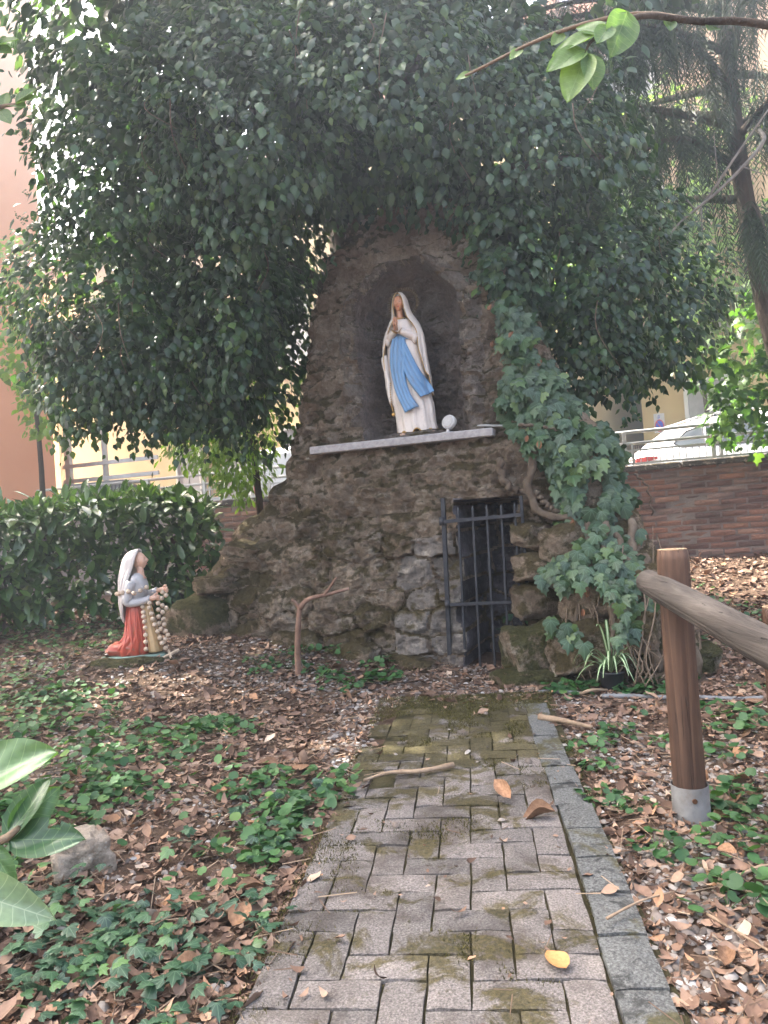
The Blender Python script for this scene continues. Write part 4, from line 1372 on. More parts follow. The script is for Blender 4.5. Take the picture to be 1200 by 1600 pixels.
# old woody stems looping beside the doorway, and the root mass
M_VINE = simple('vine_bark', [(.3, (.050, .036, .026)), (.55, (.125, .094, .068)), (.8, (.22, .175, .13))], 9.0, .9, .9, 40.0, .15, stretch=(1, 1, .5), bdist=.02)
def on_face(pts, lift=.05):
    return [(x, float(front_depth(x, z)) - lift, z) for x, z in pts]
for pts, r0, r1, lf in (([(.42, 1.62), (.38, 1.45), (.33, 1.30), (.34, 1.16), (.42, 1.06), (.55, 1.03), (.72, 1.04)], .030, .026, .09), ([(.14, 1.46), (.15, 1.34), (.22, 1.25), (.33, 1.22)], .028, .024, .07),
                        ([(.36, 1.22), (.44, 1.13), (.52, 1.06)], .020, .018, .06), ([(.72, 1.04), (.70, .85), (.74, .62), (.70, .40), (.74, .10)], .028, .034, .08), ([(.82, .98), (.80, .78), (.86, .55), (.83, .3), (.88, .02)], .024, .030, .10),
                        ([(.98, .98), (.97, .80), (.90, .60), (.93, .35), (.90, .05)], .026, .036, .10), ([(1.05, .75), (1.06, .6), (1.02, .4), (1.08, .1)], .022, .032, .09), ([(.60, .9), (.56, .7), (.62, .5), (.60, .2)], .012, .014, .10),
                        ([(.30, 1.68), (.45, 1.66), (.60, 1.60)], .012, .010, .12), ([(1.02, 1.3), (1.1, 1.2), (1.12, 1.0)], .008, .006, .16), ([(.88, .9), (.95, .72), (1.12, .60), (1.25, .35), (1.3, .05)], .02, .03, .10)):
    p = crv(on_face(pts, lf), 18)
    p = [q + np.array((.012 * math.sin(i * 1.7), .010 * math.cos(i * 2.3), 0)) for i, q in enumerate(p)]
    MB().tube(p, [(r0 + (r1 - r0) * i / 17) * (1 + .14 * math.sin(i * 2.1)) for i in range(18)], 10).build('woody_stem', M_VINE, ivy, True)
for k in range(24):
    x0, z0 = random.uniform(.5, 1.15), random.uniform(.5, 1.0)
    pts = [(x0, z0), (x0 + random.uniform(-.06, .08), z0 * .66), (x0 + random.uniform(-.12, .14), z0 * .3), (x0 + random.uniform(-.15, .2), .04)]
    MB().tube(crv(on_face(pts, random.uniform(.08, .18)), 12), random.uniform(.003, .007), 5).build('root', M_TWIG, ivy, True)
_dv = T_DEAD[0] * np.array([.7, 1, 2.2])
dl = npmesh('withered_leaf', _dv, T_DEAD[1], _dv[:, :2], True)
dl.materials.append(simple('withered_leaf', [(.3, (.12, .045, .020)), (.7, (.25, .11, .05))], 12, .7, .2, vary=.4))
for gx_, gz_ in ((.16, 2.55), (.14, 2.30), (.30, 2.34), (.46, 2.15), (.36, 1.60), (.43, 1.56), (.62, 1.02), (.70, .58), (.66, .46)):
    o = link('withered_leaf', dl, None, ivy)
    s = random.uniform(.05, .085)
    M_ = Matrix(frames(np.array([[random.uniform(-.6, .6), -.4, -1.0]]), np.array([[random.uniform(-.5, .5), -1.0, .3]]))[0].tolist()).to_4x4() @ Matrix.Diagonal((s, s, s, 1))
    M_.translation = Vector((gx_, float(front_depth(gx_, gz_)) - .16, gz_))
    o.matrix_local = M_

# ================================================================== weeping conifer at the right
con = thing('weeping_conifer', 'weeping conifer with curtains of drooping grey green foliage beyond the ivy', 'conifer')
MB().tube(crv([(4.45, 7.2, .3), (4.15, 7.1, 1.3), (3.80, 7.0, 2.6), (3.62, 7.0, 4.0), (3.56, 7.0, 5.3), (3.5, 7.0, 7.0)], 24), [.125 - .003 * k for k in range(24)], 12).build('trunk', M_BARK, con, True)
frV, frF = [], []
for k in range(10):
    t = k / 9
    for s in (-1, 1):
        b = len(frV)
        l = .20 * (1 - .55 * t)
        frV += [(0, t, 0), (s * l, t + .20, .03), (s * l * .45, t + .05, 0.0)]
        frF.append((b, b + 1, b + 2))
b = len(frV)
frV += [(-.006, 0, 0), (.006, 0, 0), (0, 1.05, 0)]
frF.append((b, b + 1, b + 2))
T_FROND = (np.array(frV, float), np.array(frF))
P, T, N, S = [], [], [], []
for lz, az, ln in [(4.6, 3.3, 2.3), (4.9, 3.9, 2.2), (4.2, 3.6, 1.6), (5.3, 3.5, 2.6), (5.2, 4.4, 2.2), (4.7, 2.9, 2.0), (5.7, 3.2, 2.8), (5.8, 4.0, 2.6), (3.9, 2.5, 1.3), (4.5, 5.0, 1.6), (5.0, 2.4, 2.0), (6.3, 3.6, 2.6), (6.2, 4.4, 2.4), (3.5, 4.4, 1.0), (3.6, 6.0, 1.0), (5.1, 0.6, 1.6), (4.6, 6.1, 1.6)]:
    base = Vector((3.60, 7.0, lz))
    d = Vector((math.cos(az), math.sin(az), 0))
    pts = crv([base, base + d * ln * .5 + Vector((0, 0, .15)), base + d * ln + Vector((0, 0, -.25))], 14)
    MB().tube(pts, [.045 - .003 * k for k in range(14)], 6).build('limb', M_BARK, con, True)
    for k in range(int(ln * 58)):
        t = random.uniform(.12, 1)
        p = pts[int(t * 13)] + rng.normal(0, .09, 3)
        P.append(p); T.append(np.array([0, 0, -1.0]) + rng.normal(0, .13, 3)); N.append(rng.normal(0, 1, 3))
        S.append(random.uniform(.22, .60))
P, T, N, S = map(np.array, (P, T, N, S))
Sx = np.stack([S * 1.0, S, S], 1)
link('drooping_foliage', scatter_mesh('drooping_foliage', T_FROND, P, frames(T, N), Sx, False), M_CONI, con, 'stuff')
M_DEADW = simple('dead_wood', [(.3, (.12, .105, .09)), (.6, (.22, .195, .165)), (.8, (.32, .29, .25))], 12, .85, .5, 50)
db = thing('dead_branch', 'bare grey forked dead branch hanging before the weeping conifer', 'branch')
MB().tube(crv([(3.60, 6.6, 4.35), (3.34, 6.1, 3.99), (2.95, 6.0, 3.62), (2.56, 6.0, 3.34), (2.45, 6.0, 3.18)], 16), [.020 - .0010 * k for k in range(16)], 8).build('main_stem', M_DEADW, db, True)
MB().tube(crv([(2.80, 6.0, 3.52), (3.05, 5.95, 3.85), (3.35, 5.95, 4.22)], 10), [.013 - .0007 * k for k in range(10)], 7).build('side_stem', M_DEADW, db, True)
for a, b in (((2.9, 6, 3.6), (2.85, 5.9, 4.0)), ((3.1, 6.02, 3.78), (3.3, 5.9, 3.62)), ((2.7, 6, 3.43), (2.55, 5.95, 3.62)), ((2.75, 6, 3.47), (2.72, 5.95, 3.15))):
    MB().tube([a, b], [.008, .003], 5).build('twig', M_DEADW, db, True)

# ================================================================== laurel hedge
hedge = thing('laurel_hedge', 'clipped cherry laurel hedge with glossy leaves beside the brick wall', 'hedge')
hA, hB = np.array([-4.6, 6.15]), np.array([-1.62, 7.25])
hd_ = (hB - hA) / np.linalg.norm(hB - hA)
hn_ = np.array([hd_[1], -hd_[0]])                  # towards the viewer
HL = float(np.linalg.norm(hB - hA))
n = 5200
s_ = rng.uniform(-.1, 1.0, n) * HL
face = rng.random(n)
zt = 1.30 + .05 * vnoise(s_ * 2.2, 0)
off = np.where(face < .55, 0 + rng.normal(0, .08, n), np.where(face < .85, rng.uniform(-1.0, .05, n), rng.uniform(-.8, 0, n)))
z = np.where(face < .55, .22 + (zt - .22) * rng.random(n) ** .8, np.where(face < .85, zt + rng.normal(0, .05, n), rng.uniform(.4, 1.3, n)))
off = off + .12 * fbm(s_ * 2.5, z * 2.5, 0, 3) - .25 * ss(.55, .25, z)
endr = ss(HL - .35, HL, s_)
z = z - .35 * endr * rng.random(n)
xy = hA + hd_ * s_[:, None] + hn_ * off[:, None]
P = np.stack([xy[:, 0], xy[:, 1], z + .1], 1)
outv = np.stack([np.full(n, hn_[0]), np.full(n, hn_[1]), np.zeros(n)], 1)
istop = (face >= .55) & (face < .85)
# leaves grow in whorls: pull each to a shoot tip
T = np.where(istop[:, None], outv * .35 + np.array([0, 0, .55]), outv * .8 + np.array([0, 0, -.35])) + rng.normal(0, .55, (n, 3))
N = np.where(istop[:, None], np.array([0, 0, 1.0]) + outv * .3, outv * .5 + np.array([0, 0, .9])) + rng.normal(0, .3, (n, 3))
S = rng.uniform(.11, .19, n)
foliage(hedge, T_LAUREL, P, T, N, S, M_HEDGE, M_HEDGEO, 290)
for k in range(26):
    s = random.uniform(.05, .95) * HL
    b = hA + hd_ * s - hn_ * random.uniform(.25, .6)
    gz0 = float(ground_z(b[0], b[1]))
    MB().tube(crv([(b[0], b[1], gz0 - .03), (b[0] + random.uniform(-.1, .1), b[1] - .1, gz0 + .4), (b[0] + random.uniform(-.3, .3), b[1] - .2, gz0 + .95)], 8), [.020 - .0012 * i for i in range(8)], 6).build('stem', M_BARK, hedge, True)

# lighter shrubs and trees seen past the shrine
def shrub(name, label, cat, base, lobes_, mat, per, size, tpl=T_RHOMB, hang=.4, group=None):
    t = thing(name, label, cat, group=group)
    c0 = np.array(lobes_[0][0])
    MB().tube(crv([(base[0], base[1], base[2] - .1), tuple((np.array(base) + c0) / 2 + np.array([.06, 0, 0])), tuple(c0)], 10), [.05 - .003 * k for k in range(10)], 8).build('stem', M_BARK, t, True)
    P, T, N, S = lobe_leaves(lobes_, per, size, hang, .4)
    link('foliage', scatter_mesh('foliage', tpl, P, frames(T, N), S), mat, t, 'stuff')
    return t
shrub('light_green_shrub', 'airy light green shrub behind the left shoulder of the grotto', 'shrub', (-1.35, 8.0, .3), [((-1.45, 8.0, 2.7), (.42, .4, .95)), ((-1.60, 8.1, 1.90), (.42, .3, .42)), ((-1.98, 8.2, 2.12), (.44, .3, .30)), ((-1.9, 8.1, 2.9), (.4, .4, .6))], M_LIGHTG, 560, .085, T_LAUREL, .6)
shrub('young_maple', 'young mid green tree leaning over the railing and white car', 'tree', (4.6, 8.0, .4), [((3.95, 7.5, 2.15), (.34, .3, .34)), ((3.40, 7.4, 2.40), (.34, .3, .24)), ((4.1, 7.5, 2.8), (.4, .4, .5)), ((3.42, 7.3, 1.86), (.20, .2, .26)), ((3.92, 7.3, 1.66), (.26, .2, .22)), ((3.62, 7.3, 2.05), (.22, .2, .25))], M_MAPLE, 150, .105, T_IVY)
shrub('bright_shrub', 'sunlit yellow green tree across the street behind the conifer', 'tree', (5.6, 12.5, .8), [((5.4, 12.5, 4.6), (1.0, .8, 1.0)), ((6.3, 12.8, 5.0), (1.2, .8, 1.2)), ((4.4, 12.8, 5.3), (1.1, .8, .8)), ((3.2, 12.8, 5.2), (1.0, .8, .7)), ((5.2, 12.6, 6.8), (1.5, .9, 1.2))], M_LIGHTG, 90, .15)
shrub('roadside_tree', 'yellow green tree beside the salmon building across the street', 'tree', (-4.9, 10.6, .8), [((-4.85, 10.4, 3.9), (.45, .5, .7)), ((-4.95, 10.3, 4.9), (.35, .4, .5)), ((-4.75, 10.4, 3.0), (.30, .3, .4))], M_LIGHTG, 150, .12)

# ================================================================== branches reaching into the frame
def big_leaf_mesh(name, wid=.32, curl=.25, bend=.2, nx=6, ny=12, bite=False):
    V, F = [], []
    for j in range(ny + 1):
        y = j / ny
        w = wid * (math.sin(math.pi * y ** .80) ** .72 if 0 < y < 1 else .008)
        for i in range(-nx, nx + 1):
            x = w * i / nx
            V.append((x, y, -bend * y * y + curl * x * x * 3 + .012 * math.sin(9 * y + i) - .02 * (1 - abs(i) / nx)))
    c = 2 * nx + 1
    for j in range(ny):
        for i in range(2 * nx):
            if bite and j in (6, 7) and i < 3:
                continue
            F.append((j * c + i, j * c + i + 1, (j + 1) * c + i + 1, (j + 1) * c + i))
    V = np.array(V, float)
    return npmesh(name, V, np.array(F), V[:, :2], True)
M_BIG = leaf_mat('broad_leaf', [(0, (.035, .085, .040)), (.5, (.050, .115, .048)), (1, (.075, .15, .055))], .22, .40, .5, veins=(.14, .22, .10), island=False, vein_mode='pinnate')
M_BIGY = leaf_mat('young_broad_leaf', [(0, (.080, .145, .045)), (.5, (.105, .18, .055)), (1, (.14, .22, .07))], .38, .42, .45, veins=(.17, .24, .11), island=False, vein_mode='pinnate')
M_UNDER = leaf_mat('leaf_underside', [(0, (.20, .28, .18)), (1, (.26, .33, .22))], .25, .5, .4, veins=(.36, .42, .32), island=False, vein_mode='pinnate')
def place_leaf(me, base, tip, nrm, parent, mat=None, wide=1.0):
    b, t = np.array(base, float), np.array(tip, float)
    L = np.linalg.norm(t - b)
    Fr = frames((t - b)[None], np.array([nrm], float))[0]
    o = link('leaf', me, None, parent)
    M = Matrix(Fr.tolist()).to_4x4() @ Matrix.Diagonal((L * wide, L, L, 1))
    M.translation = Vector(b.tolist())
    o.matrix_local = M
    return o
L1 = big_leaf_mesh('leaf', .23, .5, .06); L1.materials.append(M_BIG)
L2 = big_leaf_mesh('leaf', .26, .3, .12, bite=True); L2.materials.append(M_BIG)
L3 = big_leaf_mesh('leaf', .30, .9, .35); L3.materials.append(M_UNDER)
mag = thing('magnolia_sprig', 'leafy branch with broad green leaves, one curled leaf showing its pale underside', 'branch')
MB().tube(crv([(-1.05, .95, -.02), (-.95, .98, .35), (-.76, 1.0, .60), (-.62, 1.0, .68), (-.545, 1.0, .705), (-.52, 1.0, .72)], 20), [.012 - .0004 * k for k in range(20)], 8).build('stem', M_TWIG, mag, True)
for me, b, t, n_, w in ((L1, (-.600, 1.02, .780), (-.455, .97, .830), (-.1, -.75, .65), 1.0), (L2, (-.535, 1.0, .705), (-.430, .98, .712), (0, -.75, .65), .95), (L1, (-.54, 1.0, .705), (-.495, 1.04, .775), (-.5, -.8, .3), 1.3), (L1, (-.54, 1.01, .71), (-.488, 1.06, .752), (.5, -.8, .3), 1.2),
                        (L1, (-.56, 1.0, .70), (-.515, .97, .645), (-.2, -.9, .4), 1.15), (L3, (-.58, .97, .655), (-.468, .93, .640), (-.1, -.75, .6), .85), (L1, (-.62, 1.0, .68), (-.72, .95, .74), (.1, -.6, .8), 1.1), (L1, (-.75, 1.0, .61), (-.84, .92, .64), (0, -.5, .9), 1.1), (L1, (-.7, 1.0, .64), (-.66, .9, .55), (0, -.8, .5), 1.1)):
    place_leaf(me, b, t, n_, mag, wide=w)
L4 = big_leaf_mesh('leaf', .27, .35, .10); L4.materials.append(M_BIGY)
tw = thing('overhanging_branch', 'slender branch with a cluster of large pale green leaves before the dark crown', 'branch')
MB().tube(crv([(2.2, 1.9, -.05), (2.1, 1.9, 1.3), (1.7, 1.9, 2.1), (1.05, 1.80, 2.235), (.80, 1.7, 2.20), (.65, 1.6, 2.155), (.55, 1.52, 2.09), (.49, 1.5, 2.045), (.475, 1.5, 2.02)], 36), [.014 - .00035 * k for k in range(36)], 9).build('branch', M_BARK, tw, True)
MB().tube(crv([(.80, 1.7, 2.20), (.68, 1.75, 2.26), (.50, 1.8, 2.26), (.28, 1.85, 2.20)], 10), [.007 - .0004 * k for k in range(10)], 6).build('twig', M_TWIG, tw, True)
for b, t, n_, w in (((.478, 1.5, 2.028), (.398, 1.49, 1.995), (-.1, -.85, .45), 1.15), ((.478, 1.5, 2.022), (.428, 1.48, 1.928), (-.3, -.9, .2), 1.1), ((.485, 1.5, 2.020), (.483, 1.48, 1.945), (.2, -.95, .2), 1.2), ((.50, 1.5, 2.06), (.418, 1.52, 2.045), (0, -.8, .6), 1.0),
                    ((.575, 1.52, 2.115), (.532, 1.49, 2.018), (.3, -.9, .2), 1.15), ((.53, 1.5, 2.075), (.497, 1.48, 2.035), (0, -.9, .4), 1.3), ((.60, 1.56, 2.12), (.55, 1.6, 2.17), (0, -.9, .2), 1.2), ((.52, 1.5, 2.06), (.475, 1.53, 2.10), (0, -.9, .3), 1.2), ((.72, 1.66, 2.18), (.70, 1.6, 2.11), (0, -.9, .2), 1.1),
                    ((.30, 1.85, 2.205), (.22, 1.85, 2.19), (0, -.8, .5), 1.2), ((.42, 1.82, 2.24), (.36, 1.8, 2.19), (0, -.8, .5), 1.2), ((.52, 1.8, 2.26), (.46, 1.78, 2.20), (.2, -.8, .4), 1.2), ((.86, 1.74, 2.21), (.80, 1.66, 2.16), (.2, -.8, .4), 1.2)):
    big = b[1] < 1.55
    t = tuple(np.array(b) + (np.array(t) - np.array(b)) * (1.08 if big else .55))
    place_leaf(L4, b, t, n_, tw, wide=w)
tl = thing('young_leaf_branch', 'twig with bright yellow green young leaves in front of the salmon building', 'branch')
MB().tube(crv([(-2.4, 2.6, -.05), (-2.1, 2.6, 1.4), (-1.6, 2.6, 2.35), (-1.32, 2.6, 2.62), (-1.17, 2.6, 2.66)], 18), [.020 - .0009 * k for k in range(18)], 7).build('branch', M_TWIG, tl, True)
MB().tube(crv([(-1.6, 2.6, 2.35), (-1.42, 2.6, 2.75), (-1.25, 2.6, 2.88)], 8), .005, 6).build('twig', M_TWIG, tl, True)
for b, t in (((-1.20, 2.6, 2.66), (-1.11, 2.58, 2.675)), ((-1.20, 2.6, 2.665), (-1.13, 2.6, 2.715)), ((-1.22, 2.6, 2.655), (-1.15, 2.56, 2.63)), ((-1.26, 2.6, 2.64), (-1.21, 2.57, 2.58)), ((-1.25, 2.6, 2.64), (-1.24, 2.62, 2.72)), ((-1.26, 2.6, 2.87), (-1.17, 2.58, 2.885)), ((-1.27, 2.6, 2.86), (-1.19, 2.57, 2.83)), ((-1.3, 2.6, 2.84), (-1.25, 2.6, 2.92)), ((-1.32, 2.6, 2.6), (-1.3, 2.55, 2.52))):
    place_leaf(L4, b, t, (random.uniform(-.3, .3), -.7, .6), tl, wide=1.25)

# ================================================================== bare sapling, potted plant, hose, log fence
sap = thing('bare_sapling', 'thin leafless forked sapling standing before the stone wall', 'sapling')
M_SAP = simple('sapling_bark', [(.3, (.14, .075, .050)), (.6, (.26, .155, .11)), (.8, (.38, .26, .19))], 14, .8, .6, 70)
gz0 = float(ground_z(-.66, 5.05))
MB().tube(crv([(-.665, 5.10, gz0 - .05), (-.655, 5.06, .25), (-.635, 5.03, .42), (-.615, 5.02, .555)], 14), [.023 - .0005 * k for k in range(14)], 10).build('stem', M_SAP, sap, True)
MB().tube(crv([(-.617, 5.02, .54), (-.55, 5.0, .60), (-.42, 4.98, .625), (-.27, 4.97, .655)], 12), [.019 - .0009 * k for k in range(12)], 8).build('fork', M_SAP, sap, True)
MB().tube(crv([(-.44, 4.98, .62), (-.40, 4.97, .67), (-.35, 4.96, .735)], 8), [.011 - .0005 * k for k in range(8)], 7).build('fork', M_SAP, sap, True)
MB().tube(crv([(-.617, 5.02, .54), (-.64, 5.01, .585), (-.665, 5.0, .605)], 6), [.013, .012, .011, .010, .010, .010], 7).build('fork', M_SAP, sap, True)

pot = thing('potted_spider_plant', 'spider plant with striped leaves in a black plastic pot', 'potted plant', (1.28, 4.40, float(ground_z(1.28, 4.40))))
pot.scale = (.95, .95, .95)
M_POT = simple('black_plastic', [(.3, (.018, .018, .020)), (.7, (.035, .035, .038))], 10, .45, .1, 60, .4)
prf = [(.056, 0), (.062, .02), (.076, .11), (.082, .112), (.082, .128), (.076, .128), (.072, .112)]
MB().loft([[(r * math.cos(q), r * math.sin(q), z) for q in np.linspace(0, 2 * math.pi, 28, endpoint=False)] for r, z in prf], cap=False).build('pot', M_POT, pot, True)
MB().tube([(0, 0, .002), (0, 0, .108)], [.055, .072], 24).build('potting_soil', M_SOIL, pot)
def striped():
    t = NT('striped_leaf')
    uv = t.n('ShaderNodeSeparateXYZ', Vector=t.n('ShaderNodeUVMap', _uv_map='leaf').outputs[0])
    m = t.mask(t.math('ABSOLUTE', uv.outputs[0]), .35, .6)
    c = t.mix(m, (.36, .42, .25), (.07, .16, .045))
    return t.end(t.pbr(c, .45, None, .4))
M_SPI = striped()
for k in range(34):
    a = 2.4 * k
    ln = random.uniform(.16, .27)
    upz = random.uniform(.08, .20) if k < 31 else .24
    d = Vector((math.cos(a), math.sin(a), 0))
    if k >= 31:
        ln = .12
    V, F, UV = [], [], []
    side = Vector((-d.y, d.x, 0))
    for i in range(9):
        t = i / 8
        p = d * (ln * t) + Vector((0, 0, .11 + upz * math.sin(t * 2.1) * 1.0 - (.10 * t ** 3 if k < 31 else -.1 * t)))
        w = .0085 * math.sin(math.pi * (t * .9 + .08)) + .001
        V += [p - side * w + Vector((0, 0, .003)), p, p + side * w + Vector((0, 0, .003))]
        UV += [(-1, t), (0, t), (1, t)]
        if i:
            b = 3 * (i - 1)
            F += [(b, b + 1, b + 4, b + 3), (b + 1, b + 2, b + 5, b + 4)]
    link('leaf', npmesh('leaf', [tuple(p) for p in V], F, UV, True), M_SPI, pot)

M_HOSE = simple('grey_conduit', [(.3, (.12, .122, .125)), (.7, (.20, .20, .205))], 20, .55, .2, 80)
def corrugated(pts, label, r=.014):
    P_ = crv(pts, 90)
    P_ = [(p[0], p[1], float(ground_z(p[0], p[1])) + r * .8) for p in P_]
    o = MB().tube(P_, [r * (1 + (.12 if i % 2 else -.10)) for i in range(90)], 9).build('corrugated_conduit', M_HOSE, None, True)
    return tag(o, label, 'conduit')
corrugated([(.84, 4.42, 0), (.95, 4.40, 0), (1.08, 4.34, 0)], 'short grey corrugated conduit emerging from clover left of the pot')
corrugated([(1.17, 4.24, 0), (1.45, 4.13, 0), (1.75, 4.02, 0), (2.1, 3.92, 0), (2.5, 3.85, 0)], 'long grey corrugated conduit lying behind the log fence post')

M_POST = wood_mat('brown_timber', [(.25, (.036, .020, .015)), (.5, (.098, .053, .034)), (.75, (.185, .108, .067))])
M_RAIL = wood_mat('weathered_timber', [(.25, (.030, .024, .021)), (.5, (.080, .066, .057)), (.75, (.175, .15, .132))], (30, 1.6, 30), .8, .8)
M_ENDG = simple('cut_wood', [(.3, (.20, .125, .07)), (.6, (.34, .235, .145)), (.8, (.44, .32, .21))], 16, .8, .4, 60)
M_ZINC = simple('galvanised_steel', [(.30, (.075, .052, .036)), (.42, (.11, .105, .10)), (.6, (.16, .16, .158)), (.8, (.23, .225, .22))], 7, .6, .25, 60, .3, .2)
M_RUST = simple('rust', [(.3, (.06, .028, .014)), (.7, (.16, .07, .03))], 30, .9, .4, 90)
def log(p0, p1, r0, r1, n=20, seed=0, segs=24):
    p0, p1 = Vector(p0), Vector(p1)
    ax = (p1 - p0).normalized()
    a = ax.orthogonal().normalized()
    b = ax.cross(a)
    rings = []
    rc_ = random.Random(int(seed * 10) + 5)
    cracks = [(rc_.uniform(0, 6.28), rc_.uniform(-.1, .6), rc_.uniform(.35, .9), rc_.uniform(.06, .13), rc_.uniform(-.5, .5)) for _ in range(9)]
    def crk(q, t):
        d_ = 0
        for q0, ta, tl, dep, tw_ in cracks:
            u = (t - ta) / tl
            if 0 < u < 1:
                dq = (q - q0 - tw_ * u * .3 + math.pi) % (2 * math.pi) - math.pi
                d_ += dep * math.sin(math.pi * u) * math.exp(-(dq / .045) ** 2)
        return d_
    for i in range(segs + 1):
        t = i / segs
        r = r0 + (r1 - r0) * t
        k = 1.0 if 0 < i < segs else .93
        rings.append([p0.lerp(p1, t) + (a * math.cos(q) + b * math.sin(q)) * r * k * (1 + .035 * float(fbm(math.cos(q) * 1.4 + seed, math.sin(q) * 1.4, t * 3)) - crk(q, t)) for q in np.linspace(0, 2 * math.pi, 120, endpoint=False)])
    return MB().loft(rings)
fence = thing('log_fence', 'rustic fence of round timber posts and a weathered log rail beside the path', 'fence')
def fpost(x, y, h, r):
    z0 = float(ground_z(x, y))
    o = link('post', log((0, 0, .06), (0, 0, h), r * 1.02, r * .98, seed=x * 7).mesh('post', True), M_POST, fence)
    o.location = (x, y, z0)
    MB().tube([(0, 0, h + .0005), (0, 0, h + .003)], r * .90, 28).build('end_grain', M_ENDG, o)
    sl = MB()
    q = np.linspace(0, 2 * math.pi, 30, endpoint=False)
    sl.loft([[(rr * math.cos(a), rr * math.sin(a), zz) for a in q] for rr, zz in ((r + .009, -.06), (r + .009, .118), (r + .006, .118), (r + .004, .10))], cap=False)
    s = sl.build('steel_sleeve', M_ZINC, o, True)
    MB().tube([(-.010, -(r + .012), .080), (-.010, -(r + .002), .080)], .0085, 10).build('bolt', M_RUST, s)
    return o
fpost(.985, 2.56, .925, .053)
fpost(1.235, 2.36, .74, .055)
rl = link('rail', log((0, -1.5, -.145), (0, .40, .075), .053, .047, seed=3).mesh('rail', True), M_RAIL, fence)
rl.location = (.935, 2.28, .735)

# ================================================================== brick wall and railing along the street
WD = 3.43
wall = thing('brick_wall', 'old red brick retaining wall with dark coping below the street railing', 'wall', tuple(O), -TH)
M_MORT = simple('old_mortar', [(.3, (.15, .126, .108)), (.6, (.26, .222, .195)), (.8, (.34, .30, .262))], 5.0, .95, .6, 50)
def brick_mat():
    t = NT('old_brick')
    v = t.coord()
    g = t.n('ShaderNodeNewGeometry').outputs['Position']
    rnd = t.n('ShaderNodeObjectInfo').outputs['Random']
    c = t.ramp(rnd, [(0, (.13, .080, .070)), (.3, (.23, .125, .095)), (.55, (.30, .155, .108)), (.8, (.22, .165, .145)), (1, (.36, .20, .14))])
    c = t.mix(t.math('MULTIPLY', t.mask(t.noise(1.4, 6.0, .65, g, .3), .45, .68), .75), c, (.060, .045, .040))
    c = t.mix(t.math('MULTIPLY', t.mask(t.noise(2.1, 6.0, .7, t.scaled(g, (1, 1, .45)), .4), .58, .72), .8), c, (.038, .040, .018))
    c = t.mix(.4, c, t.ramp(t.noise(38.0, 4.0, .6, g), [(.3, (.5, .5, .5)), (.7, (1.1, 1.1, 1.1))]), 'MULTIPLY')
    return t.end(t.pbr(c, .92, t.bump(t.noise(45.0, 5.0, .7, g), .7, .01), .15))
M_BRICK = brick_mat()
MB().box((0, WD + .146, .68), (18, .30, 1.50)).build('wall_core', M_MORT, wall)
brick_me = [worn_block('brick', .245, .055, .06, s + 70) for s in range(5)]
for m_ in brick_me:
    m_.materials.append(M_BRICK)
half_b = worn_block('brick', .118, .055, .06, 79)
half_b.materials.append(M_BRICK)
def brick_zone(x0, x1, skip=None):
    for c in range(18):
        z = .31 + c * .0665
        x = x0 + (.129 if c % 2 else 0)
        while x < x1:
            y = WD - .018 + random.uniform(-.006, .004)
            if 1.36 < x < 1.70 and z < 1.20:
                y += .010
            o = link('brick', random.choice(brick_me), None, wall)
            o.location = (x + random.uniform(-.004, .004), y + .03, z + random.uniform(-.003, .003))
            o.rotation_euler = (R(90) + random.gauss(0, .01), random.gauss(0, .008), random.gauss(0, .008))
            x += .266
brick_zone(.80, 3.2)
brick_zone(-4.75, -3.1)
M_COPE = rock_mat('coping_stone', [(.3, (.055, .050, .045)), (.5, (.11, .10, .092)), (.75, (.20, .185, .17))], .25, 6.0, bump=.6)
for k in range(12):
    MB().box((-8.25 + k * 1.5, WD + .16, 1.475 + random.uniform(-.003, .003)), (1.49, .40, .07), 0, None, .012).build('coping_slab', M_COPE, wall)

M_STEEL = simple('grey_galvanised_rail', [(.3, (.36, .36, .36)), (.7, (.52, .52, .51))], 8, .5, .1, 60, .4, .35)
rail = thing('street_railing', 'low galvanised steel railing with thin balusters on top of the brick wall', 'railing', tuple(O), -TH)
RD = WD + .16
for z, r in ((1.895, .020), (1.765, .018)):
    MB().tube([(-7.5, RD, z), (7.5, RD, z)], r, 10).build('rail', M_STEEL, rail, True)
for z in (1.685, 1.535):
    MB().box((0, RD, z), (15, .03, .022)).build('bottom_rail', M_STEEL, rail)
post_me = MB().box((0, 0, 1.705), (.045, .045, .40), 0, None, .004).mesh('post')
post_me.materials.append(M_STEEL)
thin_me = MB().box((0, 0, 1.64), (.025, .025, .26), 0, None, .003).mesh('post')
thin_me.materials.append(M_STEEL)
bal_me = MB().tube([(0, 0, 1.53), (0, 0, 1.69)], .0055, 6).mesh('baluster')
bal_me.materials.append(M_STEEL)
for k in range(-8, 9):
    o = link('post', post_me, None, rail)
    o.location = (1.85 + k * .92 * (1 if k else 1), RD - .002, 0)
    o = link('post', thin_me, None, rail)
    o.location = (1.01 + k * .92, RD - .004, 0)
for x in np.concatenate([np.arange(.55, 3.1, .068), np.arange(-6.0, -3.2, .085)]):
    o = link('baluster', bal_me, None, rail)
    o.location = (float(x), RD, 0)

